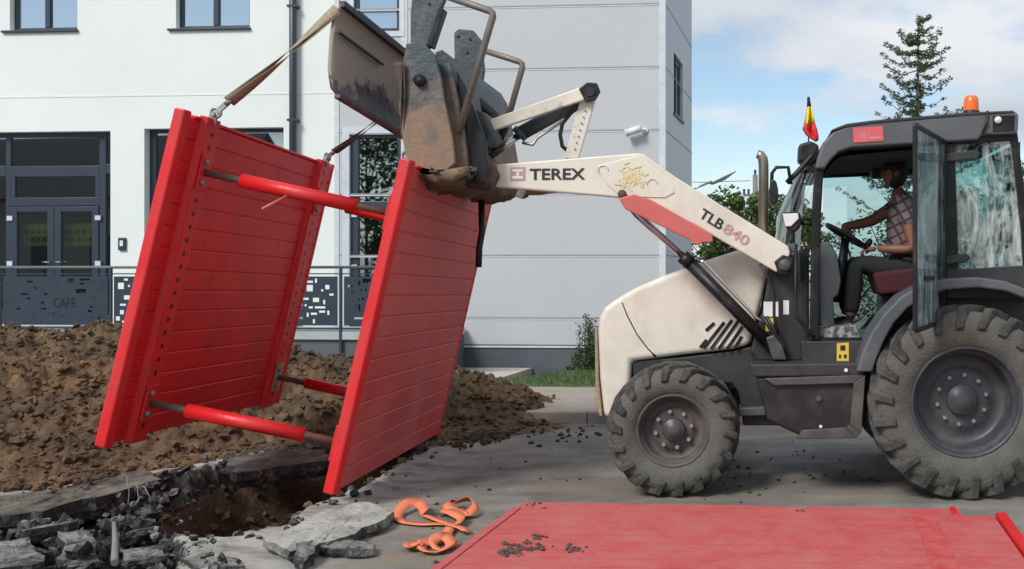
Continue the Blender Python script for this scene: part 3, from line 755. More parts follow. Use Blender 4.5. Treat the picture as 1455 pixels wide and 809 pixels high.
d.box(x0+.003,x0+.13,.04,.11,z0+.004,z1-.003); d.box(x1-.1,x1-.003,.04,.11,z0+.004,z1-.003); d.box(x0+.13,x1-.1,.042,.108,z1-.07,z1-.003); d.box(x0+.13,x1-.1,.042,.108,zb,zt); d.box(x0+.13,x1-.1,.042,.108,z0+.004,z0+.15)
do=d.build('door',M['frame'],gb,bevel=.006)
MB(FW).box(x0+.12,x1-.09,.07,.08,z0+.1,z1-.05).build('glass',M['doorglass'],do)
for py in (306,378): 
    z_=FZ(500,py); MB(FW).box(x0+.02,x0+.11,.015,.038,z_-.03,z_+.02).build('hinge',M['trim'],do)
MB(FW).box(a478+.05,-.01,1.2,1.3,0,HG-.1).build('interior',M['room'],gb)
MB(FW).box(a478,.016,-.028,-.001,-.02,FZ(800,490)).build('plinth',M['plinth'],gb)
MB(FW).box(a478+.5,.03,-.05,-.029,FZ(800,490)-.05,FZ(800,490)-.02).build('plinth_flashing',M['trim'],gb)
MB(FW).box(.0171,.03,-.02,SD,-.02,FZ(800,490)-.003).build('side_plinth',M['plinth'],gb)
# terrace in front of the doors
MB(FW).box(-18.4,FA(612,-1.5),-1.5,-.052,.10,ZT-.12).build('terrace_base',M['plinth'],base=True,kind='structure')
MB(FW).box(-18.4,FA(612,-1.5)+.02,-1.55,-.053,ZT-.12,ZT).build('terrace',M['terrace'],base=True,kind='structure')
# security camera
p=fac(908,185); mb=MB(FW)
mb.tube([(p[0]-.17,-.14,p[1]-.06),(p[0]+.06,-.14,p[1]+.01)],.058,14); mb.tube([(p[0]-.19,-.14,p[1]-.066),(p[0]-.17,-.14,p[1]-.06)],.066,14)
cm=mb.build('security_camera',M['camwhite']); tag(cm,'small white bullet security camera mounted on the grey facade','security camera')
mb=MB(FW); mb.tube([(p[0]+.0,-.14,p[1]),(p[0]+.1,-.06,p[1]-.01),(p[0]+.1,-.002,p[1]-.01)],.022,8); mb.tube([(p[0]+.1,-.03,p[1]-.01),(p[0]+.1,-.002,p[1]-.01)],.05,12); mb.build('bracket',M['camwhite'],cm)

# terrace railing
fb=-1.5
rl=thing('terrace_railing',FW((FA(300,fb),fb,ZT)),'dark metal terrace railing with laser-cut rectangle panels before the doors','railing')
posts=[-324,-160,3,160,323,486,630]
zr=FZ(300,380,fb)
for pxx in posts:
    a=FA(pxx,fb); MB(FW).box(a-.02,a+.02,fb-.06,fb-.02,.45,zr).build('post',M['frame'],rl,bevel=.004)
mb=MB(FW); mb.tube([(FA(posts[0],fb),fb-.04,zr),(FA(posts[-1],fb),fb-.04,zr)],.022,8); mb.build('handrail',mat('rail_grey',(.12,.13,.13),.4),rl)
mb=MB(FW); z_=FZ(300,389,fb); mb.box(FA(posts[0],fb),FA(posts[-1],fb),fb-.05,fb-.03,z_-.012,z_+.006); z_=FZ(300,466,fb); mb.box(FA(posts[0],fb),FA(posts[-1],fb),fb-.05,fb-.03,z_-.012,z_+.012); mb.build('rail',M['frame'],rl)
zt,zb=FZ(300,393,fb),FZ(300,462,fb)
for i in range(len(posts)-1):
    A0,A1=FA(posts[i],fb)+.05,FA(posts[i+1],fb)-.05
    nu=int((A1-A0)/.032); nv=int((zt-zb)/.032); du=(A1-A0)/nu; dv=(zt-zb)/nv
    g=[[1]*nv for _ in range(nu)]
    for k in range(120):
        ww=random.choice([1,2,2,3,3,4,5]); hh=random.choice([1,1,1,2,2,3]); u=random.randrange(1,max(2,nu-ww)); v=random.randrange(1,max(2,nv-hh))
        if all(g[a][b] for a in range(max(0,u-1),min(nu,u+ww+1)) for b in range(max(0,v-1),min(nv,v+hh+1))) and u+ww<nu and v+hh<nv:
            if i==2 and 0.45*nu<u<.8*nu and .3*nv<v<.65*nv: continue
            if i==2 and random.random()<.45: continue
            for a in range(u,u+ww):
                for b in range(v,v+hh): g[a][b]=0
    mb=MB(FW); V={}; vs=[]; fs=[]
    def vid(a,b):
        if (a,b) not in V: V[(a,b)]=len(vs); vs.append((A0+a*du,fb-.04,zb+b*dv))
        return V[(a,b)]
    for a in range(nu):
        for b in range(nv):
            if g[a][b]: fs.append((vid(a,b),vid(a+1,b),vid(a+1,b+1),vid(a,b+1)))
    mb.add(vs,fs); pn=mb.build('cut_panel',M['frame'],rl,solid=.004)
    if i==2:
        o_=FW((FA(79,fb),fb-.045,FZ(90,437,fb))); text('lettering','CAFE',mat('cut_letter',(.008,.01,.013),.8),pn,o_,.36,.15,AD,(0,0,1),-BD,.002)

# ------------------------------------------------------------------ vegetation
def leaves(mb,c,rad,n,size,flat=.8):
    for k in range(n):
        while True:
            p=Vector((random.uniform(-1,1),random.uniform(-1,1),random.uniform(-1,1)))
            if p.length<1: break
        p=Vector((p.x*rad,p.y*rad,p.z*rad*flat))+Vector(c)
        u=Vector((random.gauss(0,1),random.gauss(0,1),random.gauss(0,.5))).normalized(); v=u.orthogonal().normalized()
        v=(Matrix.Rotation(random.uniform(0,6.28),3,u)@v)*size*random.uniform(.3,.55); u=u*size*random.uniform(.7,1.2)
        mb.add([p-u*.5,p+v*.5,p+u*.5,p-v*.5],[(0,1,2,3)])
def tree(name,base,h,spread,label,cat='tree',mleaf='leaf',leaf=.14,clumps=40,per=70,group=None,trunk=.1,low=.25,crad=None):
    base=Vector(base); t=thing(name,base,label,cat,group)
    tb=MB(); path=[base+Vector((noise.noise(Vector((k,base.x,0)))*.15*k/3,noise.noise(Vector((k,base.y,5)))*.15*k/3,h*.8*k/6)) for k in range(7)]
    tb.tube(path,[trunk*(1-.13*k) for k in range(7)],9)
    cb_=MB(); cr=crad or spread*.32
    for i in range(clumps):
        z=h*random.uniform(low,1-.5*cr/h); f=(z/h-low)/(1-low)
        rr=spread*math.sqrt(random.random())*(math.sin(math.pi*(.12+.8*f))**.7)
        an=random.uniform(0,6.28); c=base+Vector((math.cos(an)*rr,math.sin(an)*rr,z))
        k=min(6,int(max(.1,(z/h*.7))/.8*6)); s=path[k]
        tb.tube([s,s.lerp(c,.5)+Vector((0,0,-.05*h*.3)),c],[trunk*.35,trunk*.2,trunk*.06],5)
        leaves(cb_,c,cr*random.uniform(.6,1.15),per,leaf)
    tb.build('trunk',M['bark'],t); cb_.build('crown',M[mleaf],t); return t
def spot(px,Y): return ((px-CX)*Y/F0,Y,0)
tg='broadleaf trees behind the machine'
tree('broadleaf_tree',spot(1020,38),4.3,1.7,'bright green tree low behind the loader arm beside the grey building',leaf=.2,clumps=50,per=110,group=tg)
tree('broadleaf_tree',spot(1052,34),4.4,1.4,'light green tree just left of the exhaust stack',leaf=.19,clumps=46,per=110,group=tg)
tree('broadleaf_tree',spot(1108,36),4.5,1.5,'leafy green tree between the exhaust stack and the cab',leaf=.19,clumps=50,per=110,group=tg)
tree('broadleaf_tree',spot(1205,26),3.0,1.2,'loose green tree seen low through the cab behind the steering wheel',leaf=.13,clumps=24,per=50,group=tg)
tree('broadleaf_tree',spot(1262,30),3.7,1.3,'tree of open foliage seen through the cab past the driver',leaf=.13,clumps=26,per=45,group=tg)
tree('broadleaf_tree',spot(1385,24),4.4,1.3,'dark green tree seen through the rear cab window',mleaf='leaf_dark',leaf=.13,clumps=34,per=70,group=tg)
tree('broadleaf_tree',spot(1448,27),4.6,1.4,'dark tree at the right edge behind the cab',mleaf='leaf_dark',leaf=.13,clumps=34,per=70,group=tg)
tree('broadleaf_tree',spot(1325,31),3.6,1.3,'low green tree behind the open cab door',leaf=.13,clumps=28,per=60,group=tg)
# trees and a house across the street, seen mirrored in the glass
tg2='trees across the street mirrored in the glass'
tree('street_tree',(-21,-9,0),9.6,3.4,'round tree across the street mirrored in the narrow door glass',mleaf='leaf_dark',leaf=.34,clumps=44,per=90,group=tg2)
tree('street_tree',(5.2,-12,0),6.5,2.5,'tree across the street mirrored in the rear cab window',mleaf='leaf_dark',leaf=.34,clumps=44,per=90,group=tg2)
tree('street_tree',(10.5,-13,0),5.5,2.4,'lower tree across the street mirrored at the edge of the cab',mleaf='leaf_dark',leaf=.3,clumps=30,per=50,group=tg2)
hs=thing('opposite_house',(-48,-24,0),'old house with dark tiled roof across the street, mirrored in the door glass','house')
MB().box(-60,-38,-30,-22,0,6.6).build('wall',M['plaster'],hs)
mb=MB(); mb.prism([(-61,-21.2,6.2),(-61,-26,10.5),(-61,-30.8,6.2)],(24,0,0)); mb.build('roof',M['tile'],hs)
for i in range(5): MB().box(-58+i*4,-56.6+i*4,-22.05,-21.98,2,4).build('window',M['frame'],hs)
# shrub against the plinth
t=thing('climbing_shrub',FW((FA(836,-.3),-.3,.1)),'upright leafy shrub against the grey plinth behind the bonnet','shrub')
tb=MB();cb_=MB()
for k in range(26):
    px=random.gauss(834,13); top=random.uniform(448,515) if abs(px-834)<16 else random.uniform(490,525)
    a=FA(px,-.3); z1_=FZ(px,top,-.3); bb=-.3+random.uniform(-.12,.12); pts=[FW((a+random.uniform(-.08,.08),bb,.1)),FW((a+random.uniform(-.05,.05),bb,.1+(z1_-.1)*.5)),FW((a,bb,z1_))]
    tb.tube(pts,[.008,.006,.003],5)
    for s in range(11): leaves(cb_,pts[0].lerp(pts[2],.15+.85*s/10),.06,7,.055)
tb.build('stem',M['bark'],t); cb_.build('foliage',M['leaf_dark'],t)
# spruce
Ys=45; bx,by,_=spot(1305,Ys); top=HC+(HY-22)*Ys/F0
sp_=thing('spruce_tree',(bx,by,0),'tall sparse spruce rising behind the cab roof','tree')
tb=MB(); tb.tube([(bx,by,0),(bx-.05,by,top*.6),(bx,by,top)],[.16,.09,.015],8); cb_=MB()
for k in range(92):
    z=random.uniform(4.2,top-.15); f=(top-z)/(top-4.2); L_=.3+3.7*f**.8*random.uniform(.4,1.15); an=random.uniform(0,6.28)
    d=Vector((math.cos(an),math.sin(an),0)); p0=Vector((bx,by,z)); droop=-.06*L_; lift=.42*L_
    pts=[p0,p0+d*L_*.5+Vector((0,0,droop)),p0+d*L_+Vector((0,0,lift*.6))]
    tb.tube(pts,[.03,.018,.008],4)
    nn=int(4+L_*4.5)
    for s in range(nn):
        if random.random()<.3: continue
        q=s/nn; c=pts[0].lerp(pts[1],q*2) if q<.5 else pts[1].lerp(pts[2],q*2-1)
        side=d.cross(Vector((0,0,1)))*random.uniform(-.3,.3)*L_*.35
        leaves(cb_,c+side+Vector((0,0,-.02)),.16,15,.15,.7)
    leaves(cb_,pts[2],.15,22,.13,.7)
leaves(cb_,(bx,by,top-.1),.14,25,.12,1.2)
tb.build('trunk',M['bark'],sp_); cb_.build('crown',M['leaf_spruce'],sp_)
# utility pole, lamp, wires
Yp=40; x_,_,_=spot(1073,Yp); zt=HC+(HY-249)*Yp/F0
up=thing('utility_pole',(x_,Yp,0),'grey utility pole with crossarm left of the exhaust stack','utility pole')
MB().tube([(x_+.05,Yp,0),(x_,Yp,zt)],[.15,.10],10).build('pole',M['pole'],up)
z_=HC+(HY-278)*Yp/F0
MB().box(x_-.45,x_+.35,Yp-.08,Yp-.0,z_-.04,z_+.04).build('crossarm',M['pole'],up)
for dx in (-.42,-.25,.3): MB().lathe([(0,.2),(.045,.2),(.05,.12),(.03,.1),(.05,.06),(.03,0)],(x_+dx,Yp-.04,z_+.04),10,'Z').build('insulator',M['frame'],up)
MB().lathe([(0,.2),(.045,.2),(.05,.12),(.03,.1),(.05,.06),(.03,0)],(x_,Yp,zt),10,'Z').build('insulator',M['frame'],up)
for py0,py1,lb in ((257,256,'upper overhead wire from the utility pole to the left'),(276,277,'lower overhead wire from the utility pole crossarm to the left')):
    a=P(1066,py0,Yp); b=P(930,py1,Yp+4); m=a.lerp(b,.5)-Vector((0,0,.08))
    tag(MB().tube([a,m,b],.012,5).build('overhead_wire',M['hose']),lb,'wire')
Yl=30; lx=spot(972,Yl)[0]
sl_=thing('street_lamp',(lx,Yl,0),'street lamp whose long slanting arm shows past the grey building','street lamp')
MB().tube([(lx,Yl,0),(lx,Yl,HC+(HY-274)*Yl/F0)],[.08,.06],10).build('post',M['steel'],sl_)
MB().tube([P(972,274,Yl),P(1012,258,Yl)],.03,8).build('arm',M['steel'],sl_)
MB().prism([P(1008,261,Yl-.1),P(1030,250,Yl-.1),P(1046,243,Yl-.1),P(1030,255,Yl-.1),P(1012,262,Yl-.1)],(0,.22,0)).build('lamp_head',M['roofgrey'],sl_,bevel=.01)

# ------------------------------------------------------------------ trench box hanging from the loader
Dv=Vector((-.06,1,-.019)).normalized(); Uv=Vector((.216,0,.976)); Uv=(Uv-Dv*Uv.dot(Dv)).normalized(); Wv=Dv.cross(Uv).normalized()
O1=P(135,628,7.2)
def TB(p): return O1+Wv*p[0]+Dv*p[1]+Uv*p[2]
TH_=2.33; TL=3.06; TW=1.565
tb_=thing('trench_box',O1+Wv*.8+Dv*1.5,'red steel trench shield of two plank walls hanging in slings under the loader bucket','trench box')
def boxpanel(w0,side,mplank,parent):
    # side=+1: posts on the +w face
    mb=MB(TB); mb.box(w0+.014,w0+.086,.05,TL-.05,0.005,TH_-.02)
    n=15; ph=(TH_-.02)/n
    for i in range(n):
        mb.box(w0+.006,w0+.094,.03,TL-.03,i*ph+.005,(i+1)*ph-.005)
    pn=mb.build('wall_panel',mplank,parent,bevel=.005,seg=1)
    e=MB(TB); e.prism([(w0-.004,.0,-.03),(w0+.075,-.015,-.03),(w0+.100,.035,-.03),(w0+.100,.05,-.03),(w0-.004,.05,-.03)],(0,0,TH_+.05))
    e.build('end_rail',M['red'],pn,bevel=.012); e=MB(TB); e.prism([(w0-.004,TL,-.03),(w0+.100,TL,-.03),(w0+.100,TL-.05,-.03),(w0-.004,TL-.05,-.03)],(0,0,TH_+.05))
    e.build('end_rail',M['red'],pn,bevel=.012)
    e=MB(TB); e.box(w0,w0+.10,.13,TL-.10,TH_-.018,TH_+.004); e.build('top_rail',M['red'],pn,bevel=.006)
    for d0 in (.22,2.60):
        p=MB(TB)
        if side>0: p.prism([(w0+.08,d0-.02,-.02),(w0+.14,d0,-.02),(w0+.14,d0+.20,-.02),(w0+.08,d0+.22,-.02)],(0,0,TH_+.04))
        else: p.prism([(w0+.005,d0-.03,-.02),(w0-.065,d0,-.02),(w0-.065,d0+.20,-.02),(w0+.005,d0+.23,-.02)],(0,0,TH_+.04))
        po=p.build('post',M['red'],pn,bevel=.01)
        f=w0+.1415 if side>0 else w0-.066
        for k in range(23 if side>0 else 0):
            u=.10+k*.097
            if abs(u-1.96)<.13 or abs(u-.27)<.13: continue
            h=MB(TB); n_=10; h.add([(f,d0+.10+math.cos(6.283*q/n_)*.020,u+math.sin(6.283*q/n_)*.020) for q in range(n_)],[list(range(n_))])
            h.build('pin_hole',M['black'],pn)
    return pn
boxpanel(0,1,M['red_in'],tb_); boxpanel(TW,-1,M['red_out'],tb_)
for d0 in (.32,2.70):
    for u0 in (.27,1.96):
        w0,w1=.145,TW-.07
        m=MB(TB); m.tube([(w0+.01,d0,u0),(w1-.01,d0,u0)],.027,14)
        st=m.build('spreader_bar',M['rod'],tb_)
        m=MB(TB); m.tube([(w0+.27,d0,u0),(w1-.24,d0,u0)],.051,20)
        m.build('sleeve',M['red'],st)
        for wx in (w0-.003,w1-.012):
            m=MB(TB); m.box(wx,wx+.016,d0-.085,d0+.085,u0-.13,u0+.13); fl=m.build('flange',M['red'] if d0<1 or u0>1 else M['web_tan'],st,bevel=.005)
        for du in (-.075,.02 if False else .075):
            m=MB(TB); m.tube([(w0+.01,d0-.03,u0+du),(w0+.035,d0-.03,u0+du)],.022,6); m.build('bolt',M['bolt'],st)
        if u0>1 and d0<1:
            m=MB(TB); m.tube([(w0+.62,d0-.04,u0-.04),(w0+.52,d0-.16,u0-.17)],.011,8); m.build('pin_handle',M['pink'],st)
# slings and shackles
def lug(w,d): return TB((w,d,TH_+.03))
def sling(name,a,b,wid,m,label,cat='sling',twist=1.2,two=True,hook=.14,parentless=True,grp=None):
    a=Vector(a); b=Vector(b); t=(b-a).normalized(); L_=(b-a).length; mb=MB()
    n=20; bb=b-t*hook
    for sgn in ((-1,1) if two else (0,)):
        vs=[]
        for i in range(n+1):
            f=i/n; c=a.lerp(bb,f)+Vector((0,0,-.02*math.sin(math.pi*f)))
            an=twist*f*math.pi*.5+.3; x=t.cross(Vector((0,1,0))).normalized(); y=t.cross(x).normalized()
            sep=sgn*(.006+.007*math.sin(math.pi*f))
            wv=(x*math.cos(an)+y*math.sin(an))*wid/2; nv=(x*-math.sin(an)+y*math.cos(an)); c=c+x*sep
            for q in (wv+nv*.002,-wv+nv*.002,-wv-nv*.002,wv-nv*.002): vs.append(c+q)
        fs=[]
        for i in range(n):
            for k in range(4): fs.append((i*4+k,i*4+(k+1)%4,(i+1)*4+(k+1)%4,(i+1)*4+k))
        fs+= [(0,1,2,3),(n*4+3,n*4+2,n*4+1,n*4)]
        mb.add(vs,fs,0,True)
    root=mb.build(name,m); tag(root,label,cat,grp)
    x=t.cross(Vector((0,1,0))).normalized()
    h=MB(); h.tube([bb-t*.02,bb+t*.03],.020,10); h.bar(bb+t*.02,b-t*.02,.035,.02); h.tube([b-Vector((0,.03,0)),b+Vector((0,.03,0))],.018,10)
    ring=[b-t*.02+t*.035*math.cos(q*.5236)+x*.035*math.sin(q*.5236) for q in range(13)]; h.tube(ring,.011,8,cap=False)
    h.build('hook',M['steel'],root); return root
L1=lug(.13,.30); L2=lug(.13,2.7); L3=lug(TW-.03,.30); L4=lug(TW-.03,2.7)
for k,q in enumerate((L1,L2,L3,L4)):
    m=MB(); m.bar(q-Uv*.06,q+Uv*.03,.06,.02,up=Dv); m.build('lifting_lug',M['steel'],tb_,bevel=.006)
sling('lifting_sling',P(479,13,7.62),L1+Uv*.02,.085,M['web_tan'],'tan webbing sling from the bucket tip to the near corner of the left trench wall')
sling('lifting_sling',P(566,145,9.3),L2+Uv*.02,.06,M['web_brown'],'dark sling to the far corner of the left trench wall')
sling('lifting_sling',P(567,88,7.58),L3+Uv*.02,.075,M['web_brown'],'brown webbing sling hanging straight down to the right trench wall')
sling('lifting_sling',P(655,250,9.55),L4+Uv*.02,.04,M['web_brown'],'short sling mostly hidden under the bucket at the far right wall corner',hook=.08)

# ------------------------------------------------------------------ panel lying on the road
A2=R(4.2); U2=Vector((math.cos(A2),-math.sin(A2),0)); V2=Vector((-math.sin(A2),-math.cos(A2),0)); O2=G(745,709,.115); O2.z=0
def LP(p): return O2+U2*p[0]+V2*p[1]+Vector((0,0,p[2]))
lp=thing('steel_wall_section',LP((1.6,1.2,0)),'dusty faded red trench panel lying flat on the road in the foreground','steel panel')
mb=MB(LP); mb.box(.05,3.12,.27,2.45,.02,.10)
n=13; ph=(2.45-.27)/n
for i in range(n): mb.box(.06,3.11,.27+i*ph+.005,.27+(i+1)*ph-.005,.015,.112)
mb.build('plank_face',M['red_fade'],lp)
mb=MB(LP); mb.box(.0,2.93,0,.262,.02,.095); mb.build('back_flange',M['red_fade'],lp,bevel=.008)
MB(LP).box(.0,.055,.263,2.45,.02,.118).build('edge_strip',M['red_fade'],lp,bevel=.006); MB(LP).box(2.86,2.90,.01,.255,.096,.112).build('stop_bar',M['red'],lp,bevel=.006)
mb=MB(LP); mb.box(3.13,3.20,.20,2.47,.015,.122); mb.build('end_rail',M['red'],lp,bevel=.01)
mb=MB(LP); mb.box(2.60,2.74,.26,2.40,.1125,.116); mb.build('worn_strip',mat('red_paint_worn_strip',(.54,.025,.03),.5,namp=.1,dirt=(.48,.11,.10),dscale=6,dthr=.45,dsoft=.12,damt=.85),lp)
mb=MB()
for cx_,cy_,rr,nn in [(724,712,14,22),(762,712,12,14),(745,778,22,50),(725,785,16,40),(620,772,8,12),(815,780,12,14),(765,765,10,12),(1140,722,6,8)]:
    for k in range(nn):
        q=G(random.gauss(cx_,rr*.6),random.gauss(cy_,rr*.2),.115); l=(q-O2); 
        r=random.uniform(.006,.018); inside=l.dot(U2)>0 and l.dot(V2)>0; q.z=(.116 if l.dot(V2)>.27 else .097) if inside else .004
        lump(mb,(q.x,q.y,q.z+r*.15),r,.35,1,jit=.7)
tag(mb.build('mud_clods',M['mud']),'small mud clods stuck to the lying red panel','mud clods',kind='stuff')

# orange ratchet strap on the road
def ribbon(mb,pts,wd,z0=.01):
    # pts px,py,height(m),edge tilt
    P3=[G(a,b,0)+Vector((0,0,h*.6)) for a,b,h,ti in pts]; T=[ti*.62 for *_,ti in pts]
    # smooth
    out=[];ti=[]
    for i in range(len(P3)-1):
        p0,p1,p2,p3=P3[max(i-1,0)],P3[i],P3[i+1],P3[min(i+2,len(P3)-1)]
        for k in range(8):
            t=k/8; out.append(.5*((2*p1)+(-p0+p2)*t+(2*p0-5*p1+4*p2-p3)*t*t+(-p0+3*p1-3*p2+p3)*t**3)); ti.append(T[i]*(1-t)+T[i+1]*t)
    out.append(P3[-1]); ti.append(T[-1]); vs=[];n=len(out)
    for i in range(n):
        t=(out[min(i+1,n-1)]-out[max(i-1,0)]).normalized(); s=t.cross(Vector((0,0,1))).normalized()
        wv=(s*math.cos(ti[i])+Vector((0,0,1))*math.sin(ti[i]))*wd/2
        c=out[i]+Vector((0,0,z0+abs(math.sin(ti[i]))*wd/2))
        vs+= [c+wv+Vector((0,0,.002)),c-wv+Vector((0,0,.002)),c-wv-Vector((0,0,.002)),c+wv-Vector((0,0,.002))]
    fs=[(i*4+k,i*4+(k+1)%4,(i+1)*4+(k+1)%4,(i+1)*4+k) for i in range(n-1) for k in range(4)]+[(0,1,2,3),(4*n-1,4*n-2,4*n-3,4*n-4)]
    mb.add(vs,fs,0,True)
mb=MB()
ribbon(mb,[(604,737,.02,1.2),(596,727,.04,1.2),(580,728,.06,1.0),(565,737,.02,.4),(572,744,.004,.1),(600,748,.008,0),(630,748,.012,0),(655,757,.03,.2),(662,762,.015,.5)],.07)
ribbon(mb,[(604,736,.01,.2),(622,744,.02,.1),(645,752,.025,.2),(655,745,.03,.9),(640,738,.05,.6),(632,732,.03,.3),(650,726,.06,1.0),(668,724,.07,1.2),(676,732,.04,1.2),(664,738,.03,.7),(648,734,.04,.4),(634,729,.05,1.0),(640,724,.05,.9),(656,722,.05,.3)],.062)
ribbon(mb,[(640,755,.02,.2),(632,768,.015,.2),(618,776,.01,.5),(600,780,.02,.8),(603,788,.01,.4),(622,789,.01,.3),(640,782,.03,.5),(630,774,.05,.8),(615,780,.03,1.1),(625,786,.01,.2),(650,778,.02,.3)],.062)
ribbon(mb,[(598,785,.02,.9),(590,780,.02,.5),(580,780,.02,.2),(582,786,.01,.7),(594,783,.01,1.1)],.06)
tag(mb.build('webbing_sling',M['orange'],base=True),'orange webbing sling crumpled on the road beside the lying red panel','webbing sling')

# ------------------------------------------------------------------ backhoe loader
T=thing('backhoe_loader',(.6,8.7,0),'cream and dark grey backhoe loader with raised bucket and open cab door','backhoe loader')
YN=8.0
def tyre(c,Rr,wd,rr,nl,lug,parentname='wheel',rimm=None,bolts=8,bolt_r=.13,hub_r=.08,side=-1,dish=.10,lw=.05):
    # wheel facing the street (side -1) or away (+1); c is the centre of the tyre
    c=Vector(c); hw=wd/2; rt=Rr-lug
    rim=MB(); 
    prof=[(rr+.012,-hw*.80),(rr+.004,-hw*.86),(rr-.012,-hw*.84),(rr-.02,-hw*.70),(rr-.03,-hw*.60),(rr-.045,-hw*.56),(rr*.865,-hw*.40),(rr*.855,-hw+dish*.9),(rr*.80,-hw+dish),(rr*.62,-hw+dish+.004),(rr*.58,-hw+dish-.012),(rr*.42,-hw+dish-.015),(rr*.36,-hw+dish-.015),(0.001,-hw+dish-.015)]
    rim.lathe(prof,c,40,sy=-side if side>0 else 1); rim.lathe([(rr-.035,-hw*.55),(rr-.04,hw*.7),(rr+.01,hw*.85),(rr+.01,-hw*.8)],c,40,sy=-side if side>0 else 1)
    w=rim.build(parentname,rimm or M['rim'],T)
    t=MB()
    prof=[(rr,-hw*.80),(rr+.02,-hw*.90),(rr+(rt-rr)*.3,-hw*1.0),(rr+(rt-rr)*.55,-hw*1.02),(rr+(rt-rr)*.8,-hw*.97),(rt-.02,-hw*.88),(rt,-hw*.75),(rt+.006,0),(rt,hw*.75),(rt-.02,hw*.88),(rr+(rt-rr)*.8,hw*.97),(rr+(rt-rr)*.5,hw*1.02),(rr+.02,hw*.9),(rr,hw*.8)]
    t.lathe(prof,c,72)
    to=t.build('tyre',M['sidewall'],w)
    t=MB()
    def rb(y):
        a=abs(y)/hw
        if a<.75: return rt
        if a<.95: return rt-.03*(a-.75)/.2
        return rt-.03-(a-.95)/.07*(rt-rr)*.2
    for k in range(nl*2):
        sd=-1 if k%2 else 1; a0=math.pi*2*k/(nl*2)
        # path: centre to shoulder then down the sidewall
        pts=[(0.0-.02,rt,0),(.35*hw,rt,.34),(.72*hw,rt,.72),(1.0*hw,rt-.014,.94),(1.04*hw,rt-.115*Rr/.7,1.04)]
        sweep=.9*hw/Rr*1.35
        sect=[]
        for j,(yy,rbase,f) in enumerate(pts):
            h=[lug,lug,lug,lug*.98,lug*.15][j]; an=a0+sweep*f; wb=lw*(1.0+.25*f)
            base=rbase-.01
            da=wb/2/Rr
            top=base+.01+h
            if j==4: top=base+.012
            ysgn=yy*sd
            sect.append([(an-da*1.15,base,ysgn),(an-da*.8,top,ysgn),(an+da*.8,top,ysgn),(an+da*1.15,base,ysgn)])
            if j==4: sect[-1]=[(an-da*1.1,base,ysgn),(an-da*.85,base+.014,ysgn+sd*.020),(an+da*.85,base+.014,ysgn+sd*.020),(an+da*1.1,base,ysgn)]
        vs=[c+Vector((math.cos(a)*r_,y_,math.sin(a)*r_)) for s_ in sect for a,r_,y_ in s_]
        fs=[(j*4+q,j*4+q+1,(j+1)*4+q+1,(j+1)*4+q) for j in range(4) for q in range(3)]+[(0,1,2,3),(19,18,17,16)]
        t.add(vs,fs)
    t.build('tread',M['rubber'],to,bevel=.006,seg=1)
    s2=side
    yh=-hw+dish-.015
    h=MB(); h.lathe([(hub_r,0),(hub_r,-.045),(hub_r*.9,-.055),(hub_r*.75,-.055),(hub_r*.7,-.065),(.001,-.065)],c+Vector((0,yh*(-s2),0)),24,sy=-s2); h.build('hub',M['rim'],w)
    for k in range(bolts if side<0 else 0):
        b=MB()
        an=6.283*k/bolts+.2; q=c+Vector((math.cos(an)*bolt_r,yh*(-s2),math.sin(an)*bolt_r)); b.tube([q,q+Vector((0,s2*.028,0))],.016,6)
        b.build('wheel_bolt',M['bolt'],w)
    return w
# rear Z from pixel centre
rc=Vector(((1375-CX)*7.65/F0,0,0.713))
fcx=(958-CX)*7.75/F0
tyre((rc.x,7.87,.713),.713,.45,.40,22,.052,bolts=10,bolt_r=.185,hub_r=.115,dish=.26,lw=.058)
tyre((rc.x,9.55,.713),.713,.45,.40,22,.052,bolts=10,bolt_r=.185,hub_r=.115,dish=.26,lw=.058,side=1)
tyre((fcx-.012,7.94,.492),.494,.40,.265,18,.036,rimm=M['rimfront'],bolts=8,bolt_r=.135,hub_r=.085,dish=.15,lw=.05)
tyre((fcx-.012,9.5,.492),.494,.40,.265,18,.036,rimm=M['rimfront'],bolts=8,bolt_r=.135,hub_r=.085,dish=.15,lw=.05,side=1)
mb=MB(); mb.tube([(fcx,8.05,.487),(fcx,9.35,.487)],.07,12); mb.box(fcx-.16,fcx+.16,8.35,9.05,.36,.60); mb.build('front_axle',M['rim'],T,bevel=.02)
mb=MB(); mb.tube([(rc.x,8.05,.713),(rc.x,9.35,.713)],.13,12); mb.box(rc.x-.2,rc.x+.2,8.4,9.0,.5,.95); mb.build('rear_axle',M['rim'],T,bevel=.02)

# bonnet
YH=8.28; TH2=.86
hood=MB().px([(897,514),(895,560),(892,594),(858,594),(852,540),(849,470),(851,452),(858,438),(868,430),(885,419),(905,408),(940,393),(1000,371),(1060,352),(1098,345),(1098,360),(1084,420),(1066,490),(1040,497),(970,505)],YH,TH2).build('bonnet',M['cream'],T,bevel=.045,seg=4)
MB().px([(852,592),(846,572),(845,470),(849,462),(851,540),(856,592)],YH+.1,TH2-.2).build('grille',M['web_tan'],T,bevel=.01)
mb=MB()
def inpl(a,b,w_,Y): return MBbar(a,b,w_,Y)
for (a,b) in [((995,494),(1004,483)),((1003,470),(1015,459)),((1000,495),(1029,458)),((1010,496),(1040,455)),((1021,496),(1052,452)),((1033,496),(1055,464)),((1044,494),(1054,478))]:
    mb.bar(P(a[0],a[1],YH-.002),P(b[0],b[1],YH-.002),.024,.012)
mb.build('vent_slots',M['black'],hood)
MB().bar(P(883,424,YH-.001),P(902,465,YH-.001),.008,.006).build('bonnet_seam',M['dgrey'],hood) if False else None
mb=MB(); mb.tube([P(x,y,YH+.006) for x,y in [(884,430),(892,450),(905,475),(920,495),(932,507)]],.009,6); mb.build('bonnet_seam',M['dgrey'],hood)
